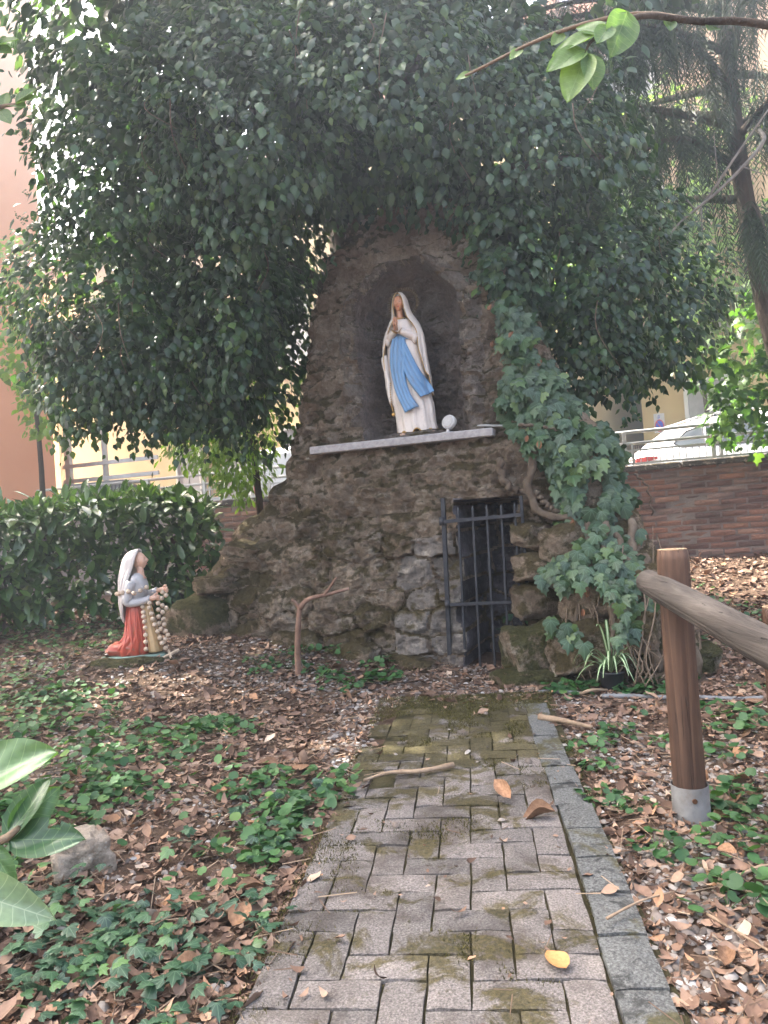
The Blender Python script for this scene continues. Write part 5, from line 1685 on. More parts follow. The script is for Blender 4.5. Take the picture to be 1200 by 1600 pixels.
# ================================================================== vehicles on the street
def car_paint(name, c):
    t = NT(name)
    return t.end(t.pbr(t.mix(t.math('MULTIPLY', t.noise(3.0, 3.0, .5, t.coord()), .12), c, tuple(x * .7 for x in c)), .22, None, .5, 0, .6))
M_WHITE = car_paint('white_car_paint', (.72, .72, .72))
M_GLASS = simple('dark_car_glass', [(.3, (.020, .026, .028)), (.7, (.05, .06, .062))], 3, .06, 0, 20, .6)
M_TYRE = simple('tyre_rubber', [(.3, (.015, .015, .015)), (.7, (.03, .03, .03))], 20, .8, .3, 60)
M_RIM = simple('alloy_rim', [(.3, (.35, .35, .36)), (.7, (.5, .5, .5))], 10, .35, 0, 20, .5, .8)
M_REDL = simple('red_lamp', [(.3, (.26, .025, .025)), (.7, (.34, .05, .045))], 30, .15, 0, 30, .6)
M_BLACKT = simple('black_trim', [(.3, (.02, .02, .02)), (.7, (.04, .04, .04))], 10, .5, .1, 50)
# stations along the car (rear at 0): x, half width, sill z, belt z, roof z, roof half width
CAR = [(0.00, .62, .42, .86, .90, .52), (.06, .74, .30, .92, .98, .56), (.25, .82, .24, .96, 1.12, .58), (.55, .86, .22, .97, 1.32, .57), (.95, .88, .20, .965, 1.42, .58), (1.6, .89, .20, .95, 1.46, .60), (2.2, .89, .20, .93, 1.44, .59), (2.75, .89, .20, .92, 1.30, .56), (3.15, .88, .20, .92, 1.02, .60), (3.6, .86, .22, .86, .90, .62), (4.0, .80, .26, .74, .78, .58), (4.2, .66, .32, .60, .64, .48)]
def car_ring(x, w, s, b, r, rw):
    pts = [(w * .80, s - .02), (w * .97, s + .08), (w, (s + b) / 2), (w * .985, b - .06), (w * .95, b), (rw + (w * .95 - rw) * .45, b + (r - b) * .55), (rw, r - .05 * min(1, (r - b) * 3)), (rw * .75, r - .008), (0, r)]
    full = [(x, -y, z) for y, z in pts] + [(x, y, z) for y, z in reversed(pts[:-1])]
    return full
def make_car(name, label, cat, loc, rz):
    c = thing(name, label, cat, loc, rz)
    body = MB()
    st = np.array(CAR)
    xs_ = np.unique(np.concatenate([np.linspace(0, 4.2, 36), st[:, 0]]))
    body.loft([car_ring(x, *[float(np.interp(x, st[:, 0], st[:, k])) for k in range(1, 6)]) for x in xs_])
    bo = body.build('body', M_WHITE, c, True)
    def side_pt(x, t, y_s):
        w, s, b, r, rw = [float(np.interp(x, st[:, 0], st[:, k])) for k in range(1, 6)]
        y = (w * .95) + (rw - w * .95) * t
        return (x, y_s * (y + .012), b + (r - b) * t)
    for y_s in (-1, 1):
        for nm, poly in (('quarter_window', [(.72, .14), (.62, .30), (.80, .66), (1.00, .72), (1.02, .12)]), ('rear_window', [(1.05, .10), (1.05, .74), (1.75, .80), (1.85, .10)]), ('front_window', [(1.92, .10), (1.84, .80), (2.40, .76), (2.85, .40), (2.95, .12)])):
            P_ = [side_pt(x, t, y_s) for x, t in poly]
            m = MB().add(P_, [tuple(range(len(P_)))[:: 1 if y_s < 0 else -1]])
            w_ = m.build(nm, M_GLASS, c)
            pr_ = P_ + [P_[0]]
            MB().tube([(x, y + y_s * .002, z) for x, y, z in pr_], .010, 5).build('frame', M_BLACKT, w_)
        m = MB()
        m.loft([[(x, y_s * (y0 + dy), z) for dy, z in ((0, z0), (.012, z0 + .01), (.012, z1 - .01), (0, z1))] for x, y0, z0, z1 in ((.03, .66, .83, .91), (.12, .775, .83, .92), (.25, .815, .85, .93), (.40, .835, .88, .92))])
        m.build('tail_light', M_REDL, c)
        for x in (.78, 3.42):
            wl = MB().tube([(x, y_s * .74, .31), (x, y_s * .895, .31)], .31, 28).build('wheel', M_TYRE, c, True)
            MB().tube([(x, y_s * .896, .31), (x, y_s * .905, .31)], [.205, .19], 24).build('rim', M_RIM, wl)
        MB().box((2.02, y_s * .893, .80), (.17, .022, .03), 0, None, .006).build('door_handle', M_WHITE, c)
        MB().tube(crv([(.55, y_s * .545, 1.335), (1.2, y_s * .565, 1.465), (2.1, y_s * .56, 1.47)], 10), .012, 6).build('roof_rail', M_RIM, c)
    MB().box((.02, 0, .36), (.16, 1.2, .12), 0, None, .03).build('bumper', M_BLACKT, c)
    return c
make_car('white_car', 'white hatchback car parked on the street behind the railing', 'car', tuple(G(.93, 6.6, .8)), -TH)
# delivery van, only its rear corner shows
van = thing('white_van', 'white van with red tail light behind the light green shrub', 'van', tuple(G(-4.95, 6.6, .8)), -TH)
MB().box((1.8, 0, .95), (3.6, 1.9, 1.30), 0, None, .10).build('body', M_WHITE, van)
MB().box((4.0, 0, .80), (.9, 1.8, .95), 0, None, .14).build('hood', M_WHITE, van)
MB().box((-.004, 0, 1.30), (.02, 1.4, .4), 0, None, .005).build('rear_window', M_GLASS, van)
for s in (-1, 1):
    MB().box((.02, s * .90, 1.10), (.08, .12, .48), 0, None, .02).build('tail_light', M_REDL, van)
    for x in (.8, 3.6):
        w_ = MB().tube([(x, s * .76, .32), (x, s * .97, .32)], .32, 24).build('wheel', M_TYRE, van, True)
        MB().tube([(x, s * .971, .32), (x, s * .98, .32)], [.2, .18], 20).build('rim', M_RIM, w_)
    MB().box((2.9, s * .952, 1.30), (.8, .02, .4), 0, None, .004).build('window', M_GLASS, van)
# stacked white garden chairs beyond the railing
for k, (gx_, rz_) in enumerate(((-5.95, .3), (-5.55, -.4))):
    ch = thing('garden_chair', ('white plastic garden chair beside the van' if k else 'white plastic garden chair next to the shuttered window'), 'chair', tuple(G(gx_, 6.0, .8)), rz_)
    MB().box((0, 0, .42), (.44, .44, .03), 0, None, .008).build('seat', M_WPL, ch)
    for j in range(4):
        MB().box((-.165 + j * .11, .21, .65), (.07, .02, .44), 0, None, .004).build('back_slat', M_WPL, ch)
    MB().box((0, .21, .88), (.44, .03, .05), 0, None, .008).build('back_top', M_WPL, ch)
    for sx in (-1, 1):
        for sy in (-1, 1):
            MB().box((sx * .19, sy * .19, .205), (.04, .04, .41), 0, None, .006).build('leg', M_WPL, ch)
        MB().box((sx * .22, 0, .62), (.04, .42, .03), 0, None, .006).build('arm_rest', M_WPL, ch)

# ================================================================== buildings
M_SALM = simple('salmon_render', [(.3, (.60, .265, .140)), (.7, (.67, .315, .175))], .8, .9, .15, 60)
M_YEL = simple('yellow_render', [(.3, (.46, .335, .165)), (.55, (.52, .385, .20)), (.8, (.56, .43, .25))], .7, .9, .15, 50)
M_PINK = simple('peach_render', [(.3, (.50, .32, .20)), (.7, (.56, .375, .25))], .7, .9, .15, 50)
M_STRING = simple('pale_cornice', [(.3, (.52, .50, .47)), (.7, (.64, .62, .58))], 3, .85, .1, 50)
M_SHUT = simple('grey_shutter', [(.3, (.26, .25, .25)), (.7, (.36, .35, .345))], 6, .7, .2, 50)
M_BROWN = simple('brown_door', [(.3, (.075, .042, .030)), (.7, (.13, .075, .052))], 5, .7, .2, 50)
M_ROOF = simple('roof_tile', [(.3, (.22, .09, .05)), (.7, (.34, .15, .085))], 8, .85, .4, 30)
M_PANE = simple('window_pane', [(.3, (.05, .06, .07)), (.7, (.10, .115, .125))], 2, .08, 0, 20, .6)
def window(b, x, y, z, w, h, shut=True):
    f = MB()
    for dx, dz, sx, sz in ((-w / 2, 0, .07, h), (w / 2, 0, .07, h), (0, h / 2, w + .07, .07), (0, -h / 2, w + .16, .09)):
        f.box((x + dx, y - .03, z + dz), (sx, .10, sz))
    wo = f.build('window', M_STRING, b)
    MB().box((x, y + .005, z), (w - .06, .03, h - .06)).build('pane', M_PANE, wo)
    if shut:
        for s in (-1, 1):
            so = MB().box((x + s * w * .25, y - .035, z), (w * .5 - .05, .03, h - .09)).build('shutter', M_SHUT, wo)
    return wo
sb = thing('salmon_building', 'tall plain salmon rendered building at the far left', 'building', (-5.72, 13.0, .8), R(28))
MB().box((-6, 5, 6.0), (12, 10, 12.0)).build('wall', M_SALM, sb)
MB().box((-6, 5, 12.12), (12.8, 10.8, .24)).build('roof', M_ROOF, sb)
MB().box((-6.0, -.02, .35), (12.06, .06, .7)).build('base_band', M_STRING, sb)
for k in range(3):
    window(sb, -7.5, -.02, 2.6 + k * 3.2, 1.1, 1.7)
yb = thing('yellow_building', 'yellow rendered building with pale string course behind the white car', 'building', tuple(G(.3, 10.3, .8)), -R(42))
# front wall in pieces round the open passage (x 0.0 to 1.0)
MB().box((7.6, 4, 1.62), (13.2, 8, 3.24)).build('ground_floor_wall', M_YEL, yb)
MB().box((-4.0, 4, 1.62), (8.0, 8, 3.24)).build('ground_floor_wall', M_YEL, yb)
MB().box((.5, 5.2, 1.62), (.998, 5.5, 3.238)).build('passage_wall', M_BROWN, yb)
MB().box((3.1, 4.0, 3.36), (22.3, 8.2, .22), 0, None, .03).build('string_course', M_STRING, yb)
MB().box((3.1, 4.0, 6.6), (22.2, 8, 6.25)).build('upper_wall', M_PINK, yb)
MB().box((3.1, 4.0, 9.85), (23.2, 9.2, .25)).build('roof', M_ROOF, yb)
for x in (2.35, 5.4, 8.6):
    window(yb, x, -.02, 1.75, .95, 1.35)
for x in (1.2, 4.6, 8.0, -2.5, -6):
    window(yb, x, -.02, 5.4, 1.0, 1.7)
    window(yb, x, -.02, 8.2, 1.0, 1.5)
MB().tube([(3.1, -.10, 3.5), (3.1, -.10, 9.6)], .055, 10).build('downpipe', M_BROWN, yb, True)
gr = MB()
for j in range(7):
    gr.box((.94, -.5 + j * .10, .9), (.02, .02, .95))
for z in (.5, .85, 1.2):
    gr.box((.94, -.2, z), (.022, .75, .022))
gr.build('passage_grille', M_BROWN, yb)
lb = thing('cream_building', 'cream yellow building with grey shutters glimpsed under the hanging ivy', 'building', tuple(G(-9.9, 12.0, .8)), -R(38))
MB().box((-2.5, 4, 4.5), (26, 8, 9.0)).build('wall', M_YEL, lb)
MB().box((-2.5, 4, 9.12), (26.8, 8.8, .24)).build('roof', M_ROOF, lb)
for x, s in ((-.6, 1), (1.35, 1), (3.6, 1), (5.9, 1), (8.4, 1)):
    window(lb, x, -.02, 1.7, 1.0, 1.9)
    window(lb, x, -.02, 5.0, 1.0, 1.7)
MB().box((9.2, -.35, 1.1), (1.0, .7, 2.2)).build('porch', M_PINK, lb)
rb_ = thing('corner_building', 'peach building glimpsed through the leaves at the street corner', 'building', tuple(G(-.5, 17, .8)), -TH)
MB().box((-1.5, 4, 4.0), (9, 8, 8.0)).build('wall', M_PINK, rb_)
MB().box((-1.5, 4, 8.12), (9.8, 8.8, .24)).build('roof', M_ROOF, rb_)
for x in (-4.5, -2.0, .5):
    window(rb_, x, -.02, 1.8, 1.0, 1.7)
    window(rb_, x, -.02, 5.2, 1.0, 1.7)
# parking sign on the corner of the passage
sg = thing('parking_sign', 'small white sign with blue and red no parking disc by the passage', 'sign', tuple(G(1.50, 9.4, .8)), -TH)
sg.scale = (.62, .62, .90)
MB().tube([(0, .03, 0), (0, .03, 2.15)], .022, 10).build('pole', M_STEEL, sg, True)
MB().box((0, 0, 1.92), (.30, .012, .40), 0, None, .004).build('panel', M_WPL, sg)
M_BLU = simple('sign_blue', [(.3, (.03, .08, .42)), (.7, (.04, .10, .48))], 10, .4, 0, 20)
M_SRED = simple('sign_red', [(.3, (.50, .03, .03)), (.7, (.58, .05, .04))], 10, .4, 0, 20)
dsc = MB().tube([(0, -.008, 1.87), (0, -.011, 1.87)], .115, 28).build('blue_disc', M_BLU, sg)
MB().tube([(.115 * math.cos(a), -.012, 1.87 + .115 * math.sin(a)) for a in np.linspace(0, 2 * math.pi, 33)], .013, 6).build('red_ring', M_SRED, dsc)
MB().tube([(-.078, -.013, 1.948), (.078, -.013, 1.792)], .011, 6).build('red_bar', M_SRED, dsc)
m = MB()
for c, d in (((-.028, -.009, 2.03), (.014, .006, .10)), ((-.005, -.009, 2.074), (.034, .006, .014)), ((-.005, -.009, 2.030), (.034, .006, .014)), ((.014, -.009, 2.052), (.014, .006, .052))):
    m.box(c, d)
m.build('letter', M_BLU, sg)
# steel frame and slatted bin store at the left
fr_ = thing('steel_frame', 'tall galvanised steel post frame with bars beside the salmon building', 'frame', tuple(G(-9.15, 6.0, .8)), -TH)
for x in (.12, .95):
    MB().box((x, 0, 1.35), (.11 if x < .5 else .07, .10, 2.7), 0, None, .01).build('post', M_STEEL, fr_)
for z in (.95, 1.42, 1.70):
    MB().box((1.1, -.07, z), (2.1, .04, .07)).build('bar', M_STEEL, fr_)
for k in range(8):
    MB().tube([(-.16 + k * .03, .1, 0), (-.16 + k * .03, .1, 2.6)], .006, 5).build('wire', M_STEEL, fr_)
for k in range(7):
    MB().tube([(-.18, .1, .5 + k * .3), (.1, .1, .5 + k * .3)], .006, 5).build('wire', M_STEEL, fr_)
bs = thing('bin_store', 'dark grey slatted bin store behind the laurel hedge', 'bin store', tuple(G(-8.55, 5.4, .8)), -TH)
M_DGREY = simple('dark_grey_metal', [(.3, (.11, .115, .12)), (.7, (.17, .175, .18))], 8, .6, .1, 50)
MB().box((.55, .3, .62), (1.2, .5, 1.24)).build('box', M_DGREY, bs)
for k in range(15):
    MB().box((-.02 + k * .082, .035, .64), (.05, .02, 1.22)).build('slat', M_SHUT, bs)
MB().box((.55, .28, 1.29), (1.3, .62, .05), 0, None, .01).build('lid', M_DGREY, bs)

# ================================================================== things lying about
def on_ground(x, y, dz=0.0):
    return (x, y, float(ground_z(x, y)) + dz)
def rock_thing(name, label, x, y, r, mat, seed, dz=0.0, rz=0.0, nse=.28):
    o = link(name, boulder_mesh(name, r, seed, nse), mat)
    o.location = on_ground(x, y, dz)
    o.rotation_euler = (0, 0, rz)
    return tag(o, label, 'rock')
M_TUFA = rock_mat('tan_rock', [(.3, (.22, .175, .135)), (.5, (.32, .265, .21)), (.75, (.40, .345, .285))], -.3, 6.0, bump=.5)
rock_thing('fieldstone', 'tan knobbly fieldstone lying beside the magnolia sprig', -1.07, 2.42, (.070, .06, .065), M_TUFA, 2.2, .045, .4, .55)
rock_thing('mossy_rock', 'low mossy rock carrying the kneeling statue', KX + .03, KY - .02, (.30, .19, .10), M_MOSSY, 8.1, -.098)
rock_thing('pale_cobble', 'small round orange tan stone at the foot of the grotto', 1.02, 4.63, (.042, .035, .040), M_TUFA, 4.4, .10)
rock_thing('low_rock', 'low flat mossy rock between the doorway and the path', .86, 4.72, (.20, .12, .07), M_MOSSY, 6.1, .02)
rock_thing('white_rock', 'angular pale rock among roots behind the fence post', 1.52, 4.72, (.09, .07, .09), M_PALE, 3.7, .12)
rock_thing('mossy_cobble', 'mossy cobble at the right end of the grotto', 1.85, 4.72, (.22, .16, .12), M_MOSSY, 9.7, .05)
# twigs
M_TWG = simple('dry_twig', [(.3, (.17, .115, .075)), (.6, (.30, .215, .145)), (.8, (.42, .33, .24))], 18, .85, .5, 70)
def twig(pts, r, label):
    P_ = [(x, y, float(ground_z(x, y)) + z) for x, y, z in pts]
    o = MB().tube(crv(P_, 14), [r * (1 - .04 * k) * (1 + .1 * math.sin(k * 2)) for k in range(14)], 7).build('fallen_twig', M_TWG, None, True)
    return tag(o, label, 'twig')
twig([(.22, 3.14, .045), (.08, 3.10, .042), (-.05, 3.12, .038), (-.16, 3.06, .035)], .012, 'bent bark stripped twig lying across the paving')
twig([(.72, 3.80, .035), (.82, 3.70, .040), (.93, 3.58, .030)], .018, 'short thick stick lying over the kerb near the pot')
twig([(.49, 1.88, .055), (.60, 1.95, .050), (.72, 2.03, .025)], .004, 'thin straight straw twig across the kerb')
twig([(.76, 1.92, .02), (.82, 1.76, .03), (.90, 1.62, .02)], .004, 'thin pale stem in the gravel right of the kerb')
twig([(1.06, 4.30, .02), (1.12, 4.26, .05), (1.22, 4.30, .03)], .012, 'short brown root stub beside the conduit')
twig([(.90, 2.10, .02), (1.05, 2.15, .03), (1.2, 2.1, .02)], .006, 'grey twig in the gravel below the log rail')

# say beside what a small thing lies, so that its label points to it
MARKS = [((KX, KY), 'near the kneeling statue'), ((-.66, 5.1), 'round the bare sapling'), ((-1.0, 2.42), 'beside the tan fieldstone'), ((.985, 2.56), 'round the steel sleeve of the fence post'), ((1.28, 4.42), 'round the potted spider plant'),
         ((1.75, 4.02), 'along the long grey conduit'), ((-.05, 3.1), 'near the bent twig on the paving'), ((.83, 3.7), 'near the short thick stick on the kerb'), ((.60, 1.95), 'near the straw twig across the kerb'), ((0.5, 4.9), 'before the barred doorway'), ((1.235, 2.36), 'beside the shorter fence post')]
def where(x, y, default):
    a_, b_ = toP(x, y)
    best = min(((math.hypot(x - m[0][0], y - m[0][1]), m[1]) for m in MARKS))
    if best[0] < .45:
        return best[1]
    if P_R + .15 < a_ < P_R + .36 and b_ < 2.7:
        return 'along the outer edge of the kerb'
    if P_L - .25 < a_ <= P_L + .1 and b_ < 2.9:
        return 'along the ragged left edge of the paving'
    g1, g2 = toG(x, y)
    if g2 > -.5 and -2.8 < g1 < 1.4:
        return 'at the foot of the grotto wall'
    return default
# notable fallen leaves
M_DRYB = simple('dry_brown_leaf', [(.3, (.17, .085, .045)), (.6, (.29, .165, .095)), (.8, (.40, .26, .17))], 9, .7, .3, 40, .3, vary=.30)
M_DRYO = simple('dry_orange_leaf', [(.3, (.42, .19, .065)), (.7, (.56, .29, .11))], 6, .6, .2, 40, .35, vary=.15)
big_dry = []
for k, (w_, cu, be) in enumerate(((.30, .5, .1), (.24, 1.3, -.15), (.34, -.6, .25), (.22, 2.2, .3))):
    m_ = big_leaf_mesh('fallen_leaf', w_, cu, be, 3, 7)
    m_.materials.append(M_DRYB)
    big_dry.append(m_)
orange = big_leaf_mesh('fallen_leaf', .36, .25, .05, 4, 9)
orange.materials.append(M_DRYO)
def fallen(me, x, y, s, label, group=None, z=.0, flip=None):
    o = link('fallen_leaf', me)
    o.location = on_ground(x, y, z)
    o.scale = (s, s, s)
    o.rotation_euler = (random.gauss(0, .22), random.gauss(0, .22), flip if flip is not None else random.uniform(0, 6.28))
    return tag(o, label, 'leaf', group)
fallen(orange, .345, 1.715, .075, 'flat orange leaf on the paving near the kerb', z=.040, flip=.4)
fallen(big_dry[1], .39, 2.72, .11, 'curled tan leaf standing on the paving', z=.05, flip=.2)
fallen(big_dry[3], .52, 2.58, .13, 'long rolled brown leaf lying on the paving', z=.05, flip=1.5)
for k in range(58):
    left = k < 34
    if left:
        y = random.uniform(1.7, 5.4)
        x = random.uniform(max(-2.6, -.52 * y), .055 + (y - 1.45) * .114 - .58)
    else:
        y = random.uniform(1.6, 4.2)
        x = random.uniform(.055 + (y - 1.45) * .114 + .55, .55 * y + .1)
    sz = random.uniform(.055, .105)
    fallen(random.choice(big_dry), x, y, sz, ('large' if sz > .085 else 'small') + ' dry curled brown leaf ' + where(x, y, 'in the open litter left of the paving' if left else 'in the open gravel right of the kerb'),
           'fallen leaves in the litter', z=random.uniform(.018, .035))

# ------------------------------------------------------------------ litter, gravel, moss, ground cover
def allowed(x, y, path_keep=0.0):
    a, b = toP(x, y)
    inp = (a > P_L - .01 + .10 * vnoise(b * 3, 0)) & (a < P_R + .115) & (b < P_END - .1)
    gx_, gd_ = toG(x, y)
    ing = (gx_ > -2.75) & (gx_ < 1.35) & (gd_ > -.06 - .42 * ss(.3, .75, gx_)) & (gd_ < 2.2)
    hs = (np.asarray(x) - hA[0]) * hn_[0] + (np.asarray(y) - hA[1]) * hn_[1]
    return (~inp | (rng.random(len(x)) < path_keep)) & ~ing
def spread(n, y0=1.25, y1=8.8, power=1.0):
    """more pieces near the viewer, over a wedge wider than the frame"""
    y = y0 + (y1 - y0) * rng.random(n) ** power
    x = rng.uniform(-1, 1, n) * (.75 * y + .5)
    return x, y
def gravel_mask(x, y):
    return ss(.02, .35, fbm(x * 1.3 + 4, y * 1.1 + 2, 3.0, 3) + .55 * ss(.5, 1.1, x) * ss(4.2, 3.0, y) + .5 * np.exp(-((x + 1.2) ** 2 + (y - 2.9) ** 2) / .35) + .4 * np.exp(-((x + .55) ** 2 + (y - 2.9) ** 2) / .15))
def island_mat(name, stops, rough=.8, spec=.25, trans=0):
    t = NT(name)
    c = t.ramp(t.n('ShaderNodeNewGeometry').outputs['Random Per Island'], stops)
    c = t.mix(.5, c, t.ramp(t.noise(60.0, 3.0, .6, t.coord()), [(.3, (.55, .55, .55)), (.7, (1.1, 1.1, 1.1))]), 'MULTIPLY')
    return t.end(t.pbr(c, rough, None, spec))
M_PEB = island_mat('pebble', [(0, (.065, .054, .048)), (.3, (.13, .105, .090)), (.6, (.20, .165, .142)), (.85, (.27, .24, .215)), (1, (.42, .40, .375))], .75)
M_LIT = island_mat('leaf_litter', [(0, (.065, .038, .026)), (.3, (.15, .088, .060)), (.6, (.24, .150, .105)), (.88, (.31, .21, .15)), (.96, (.36, .19, .10)), (1, (.42, .34, .27))], .75)
# pebbles
x, y = spread(60000, 1.25, 6.0, 1.15)
k = allowed(x, y, .008) & (rng.random(len(x)) < .10 + .62 * gravel_mask(x, y))
x, y = x[k], y[k]
s = rng.uniform(.006, .017, len(x)) * rng.uniform(.7, 1.2, len(x))
T = rng.normal(0, 1, (len(x), 3)) * np.array([1, 1, .15])
N = np.array([0, 0, 1.0]) + rng.normal(0, .2, (len(x), 3))
sc3 = np.stack([s * rng.uniform(.7, 1, len(x)), s * 1.25, s * .75], 1)
z = ground_z(x, y) + rng.uniform(-.003, .006, len(x))
on_p = ~allowed(x, y)
link('gravel', scatter_mesh('gravel', T_PEB, np.stack([x, y, z + np.where(on_p, .025, 0)], 1), frames(T, N), sc3, False), M_PEB, None, 'stuff')
# leaf litter: small broken brown leaves and stalks
x, y = spread(85000, 1.25, 8.8, 1.2)
gm = gravel_mask(x, y)
k = allowed(x, y, .016) & (rng.random(len(x)) < 1.0 - .35 * gm)
x, y = x[k], y[k]
n = len(x)
s = (.012 + .055 * rng.random(n) ** 2.6) * rng.uniform(.7, 1.2, n) * (1 + .10 * np.clip(y - 3, 0, 5))
T = rng.normal(0, 1, (n, 3)) * np.array([1, 1, .22])
N = np.array([0, 0, 1.0]) + rng.normal(0, .42, (n, 3))
z = ground_z(x, y) + rng.uniform(.0, .020, n)
on_p = ~allowed(x, y)
z = np.where(on_p, .032, z)
hf = rng.random(n) < .5
parts = [scatter(tp, np.stack([x, y, z], 1)[m], frames(T, N)[m], s[m]) for tp, m in ((T_DEAD, hf), (T_DEAD2, ~hf))]
V_ = np.concatenate([p[0] for p in parts])
F_ = np.concatenate([parts[0][1], parts[1][1] + len(parts[0][0])])
link('leaf_litter', npmesh('leaf_litter', V_, F_, None, True), M_LIT, None, 'stuff')
# dry stalks
x, y = spread(5200, 1.25, 7.5, 1.2)
k = allowed(x, y, .03)
x, y = x[k], y[k]
n = len(x)
ln = rng.uniform(.04, .16, n)
T = rng.normal(0, 1, (n, 3)) * np.array([1, 1, .12])
N = np.array([0, 0, 1.0]) + rng.normal(0, .3, (n, 3))
T_ST = (np.array([(-.5, 0, 0), (0, 0, .9), (.5, 0, 0), (-.35, 1, 0), (0, 1, .7), (.35, 1, 0)], float), np.array([(0, 1, 4, 3), (1, 2, 5, 4)]))
zz = ground_z(x, y) + rng.uniform(.012, .028, n) + np.where(~allowed(x, y), .02, 0)
link('dry_stalks', scatter_mesh('dry_stalks', T_ST, np.stack([x, y, zz], 1), frames(T, N), np.stack([np.full(n, .003), ln * .8, np.full(n, .003)], 1), False), island_mat('dry_stalk', [(0, (.09, .055, .036)), (.5, (.19, .125, .082)), (1, (.32, .235, .16))]), None, 'stuff')
# moss cushions: short blades in joints and patches on the paving
a = rng.uniform(P_L - .05, P_R + .16, 90000)
b = rng.uniform(-.3, P_END + .1, 90000)
mz = fbm(a * 4.5 + 3, b * 4.5 + 7, 1.0, 4) + .55 * ss(1.7, 2.9, b) + .35 * ss(P_L + .22, P_L, a) + .25 * (np.abs(a - P_R - .03) < .03)
lat = np.minimum(np.abs(((a - P_L) / PITCHP - .25 + .5) % 1 - .0), 1 - np.abs(((a - P_L) / PITCHP - .25 + .5) % 1))
k = rng.random(len(a)) < ss(.30, .75, mz) * .8
a, b = a[k], b[k]
x, y = fromP(a, b)
n = len(x)
T = np.array([0, 0, 1.0]) + rng.normal(0, .55, (n, 3))
N = rng.normal(0, 1, (n, 3))
M_MOSS = island_mat('moss', [(0, (.035, .032, .010)), (.5, (.075, .066, .020)), (1, (.14, .125, .040))], .9, .1)
link('moss', scatter_mesh('moss', T_BLADE, np.stack([x, y, np.full(n, .018) + .004 * vnoise(x * 9, y * 9)], 1), frames(T, N), np.stack([np.full(n, .0035), rng.uniform(.006, .014, n), np.full(n, .01)], 1), False), M_MOSS, None, 'stuff')

# ground ivy (round leaves) and creeping ivy (lobed leaves)
M_RND = leaf_mat('round_leaf', [(0, (.030, .085, .030)), (.5, (.050, .125, .042)), (.9, (.085, .175, .055)), (1, (.14, .24, .06))], .22, .5, .35)
M_IVYG = leaf_mat('creeping_ivy_leaf', [(0, (.018, .050, .030)), (.5, (.030, .075, .042)), (.85, (.050, .11, .052)), (1, (.10, .20, .055))], .12, .42, .45, veins=(.12, .19, .12))
M_IVYGO = leaf_mat('creeping_ivy_leaf_single', [(0, (.018, .050, .030)), (.5, (.030, .075, .042)), (.85, (.050, .11, .052)), (1, (.10, .20, .055))], .12, .42, .45, veins=(.12, .19, .12), island=False)
def clump_mesh(name, tpl, n, rad, s0, s1, up=.05, seed=0):
    r_ = np.random.default_rng(seed)
    ang = r_.uniform(0, 6.28, n)
    rr = rad * np.sqrt(r_.random(n))
    p = np.stack([rr * np.cos(ang), rr * np.sin(ang), up * (1 - .6 * (rr / rad) ** 2) * r_.uniform(.6, 1.1, n)], 1)
    t = np.stack([np.cos(ang), np.sin(ang), r_.normal(-.1, .2, n)], 1) + r_.normal(0, .35, (n, 3))
    nn = np.array([0, -.12, 1.0]) + r_.normal(0, .28, (n, 3))
    V, F, uv = scatter(tpl, p, frames(t, nn), r_.uniform(s0, s1, n))
    pv, pf = [], []
    for q in p:                                   # leaf stalks from one crown
        b_ = len(V) + len(pv)
        pv += [(0, 0, -.01), (.003, 0, -.01), tuple(q)]
        pf.append((b_, b_ + 1, b_ + 2))
    return npmesh(name, np.concatenate([V, np.array(pv)]), np.concatenate([F, np.array(pf)]), np.concatenate([uv, np.zeros((len(pv), 2))]), True)
rc = [clump_mesh('ground_ivy_clump', T_ROUND, random.randint(12, 26), random.uniform(.05, .10), .026, .044, .05, s) for s in range(8)]
for m_ in rc:
    m_.materials.append(M_RND)
def clump(x, y, sc, label, group):
    o = link('ground_ivy_clump', random.choice(rc))
    o.location = on_ground(x, y, .008)
    o.rotation_euler = (0, 0, random.uniform(0, 6.28))
    o.scale = (sc, sc, sc)
    return tag(o, ('broad' if sc > 1.15 else 'small') + ' low clump of round green leaves ' + where(x, y, label), 'plant', group)
GL = ('in the open litter left of the paving', 'ground ivy clumps in the litter')
GR = ('in the open gravel right of the kerb', 'ground ivy clumps in the litter')
GF = ('at the foot of the grotto wall', 'ground ivy clumps in the litter')
for x, y, s in ((.86, 3.35, 1.1), (.80, 3.05, .9), (1.02, 3.5, 1.0), (.72, 2.75, .9), (.82, 2.62, .8), (.78, 2.32, 1.0), (.86, 2.22, 1.1), (.84, 1.98, 1.3), (.93, 2.02, 1.1), (1.02, 2.36, 1.2), (1.08, 2.22, 1.1), (1.16, 2.5, 1.2), (1.12, 2.62, 1.1), (1.3, 2.75, 1.2), (1.35, 3.1, 1.1), (1.5, 3.4, 1.2), (1.62, 3.75, 1.2), (1.7, 3.6, 1.1), (1.2, 3.3, .9), (1.05, 2.75, .7)):
    clump(x, y, s, *GR)
for x, y, s in ((1.42, 4.38, 1.4), (1.55, 4.42, 1.5), (1.12, 4.42, 1.3), (.96, 4.46, 1.2), (1.02, 4.36, 1.2), (1.5, 4.2, 1.2), (1.36, 4.30, 1.1), (-.08, 4.95, 1.5), (-.02, 4.88, 1.2), (-.42, 5.0, 1.2), (-.36, 4.72, 1.4), (-.75, 5.25, 1.2), (-1.0, 5.35, 1.3), (-.92, 5.2, 1.1), (1.7, 4.5, 1.4)):
    clump(x, y, s, *GF)
cl = []
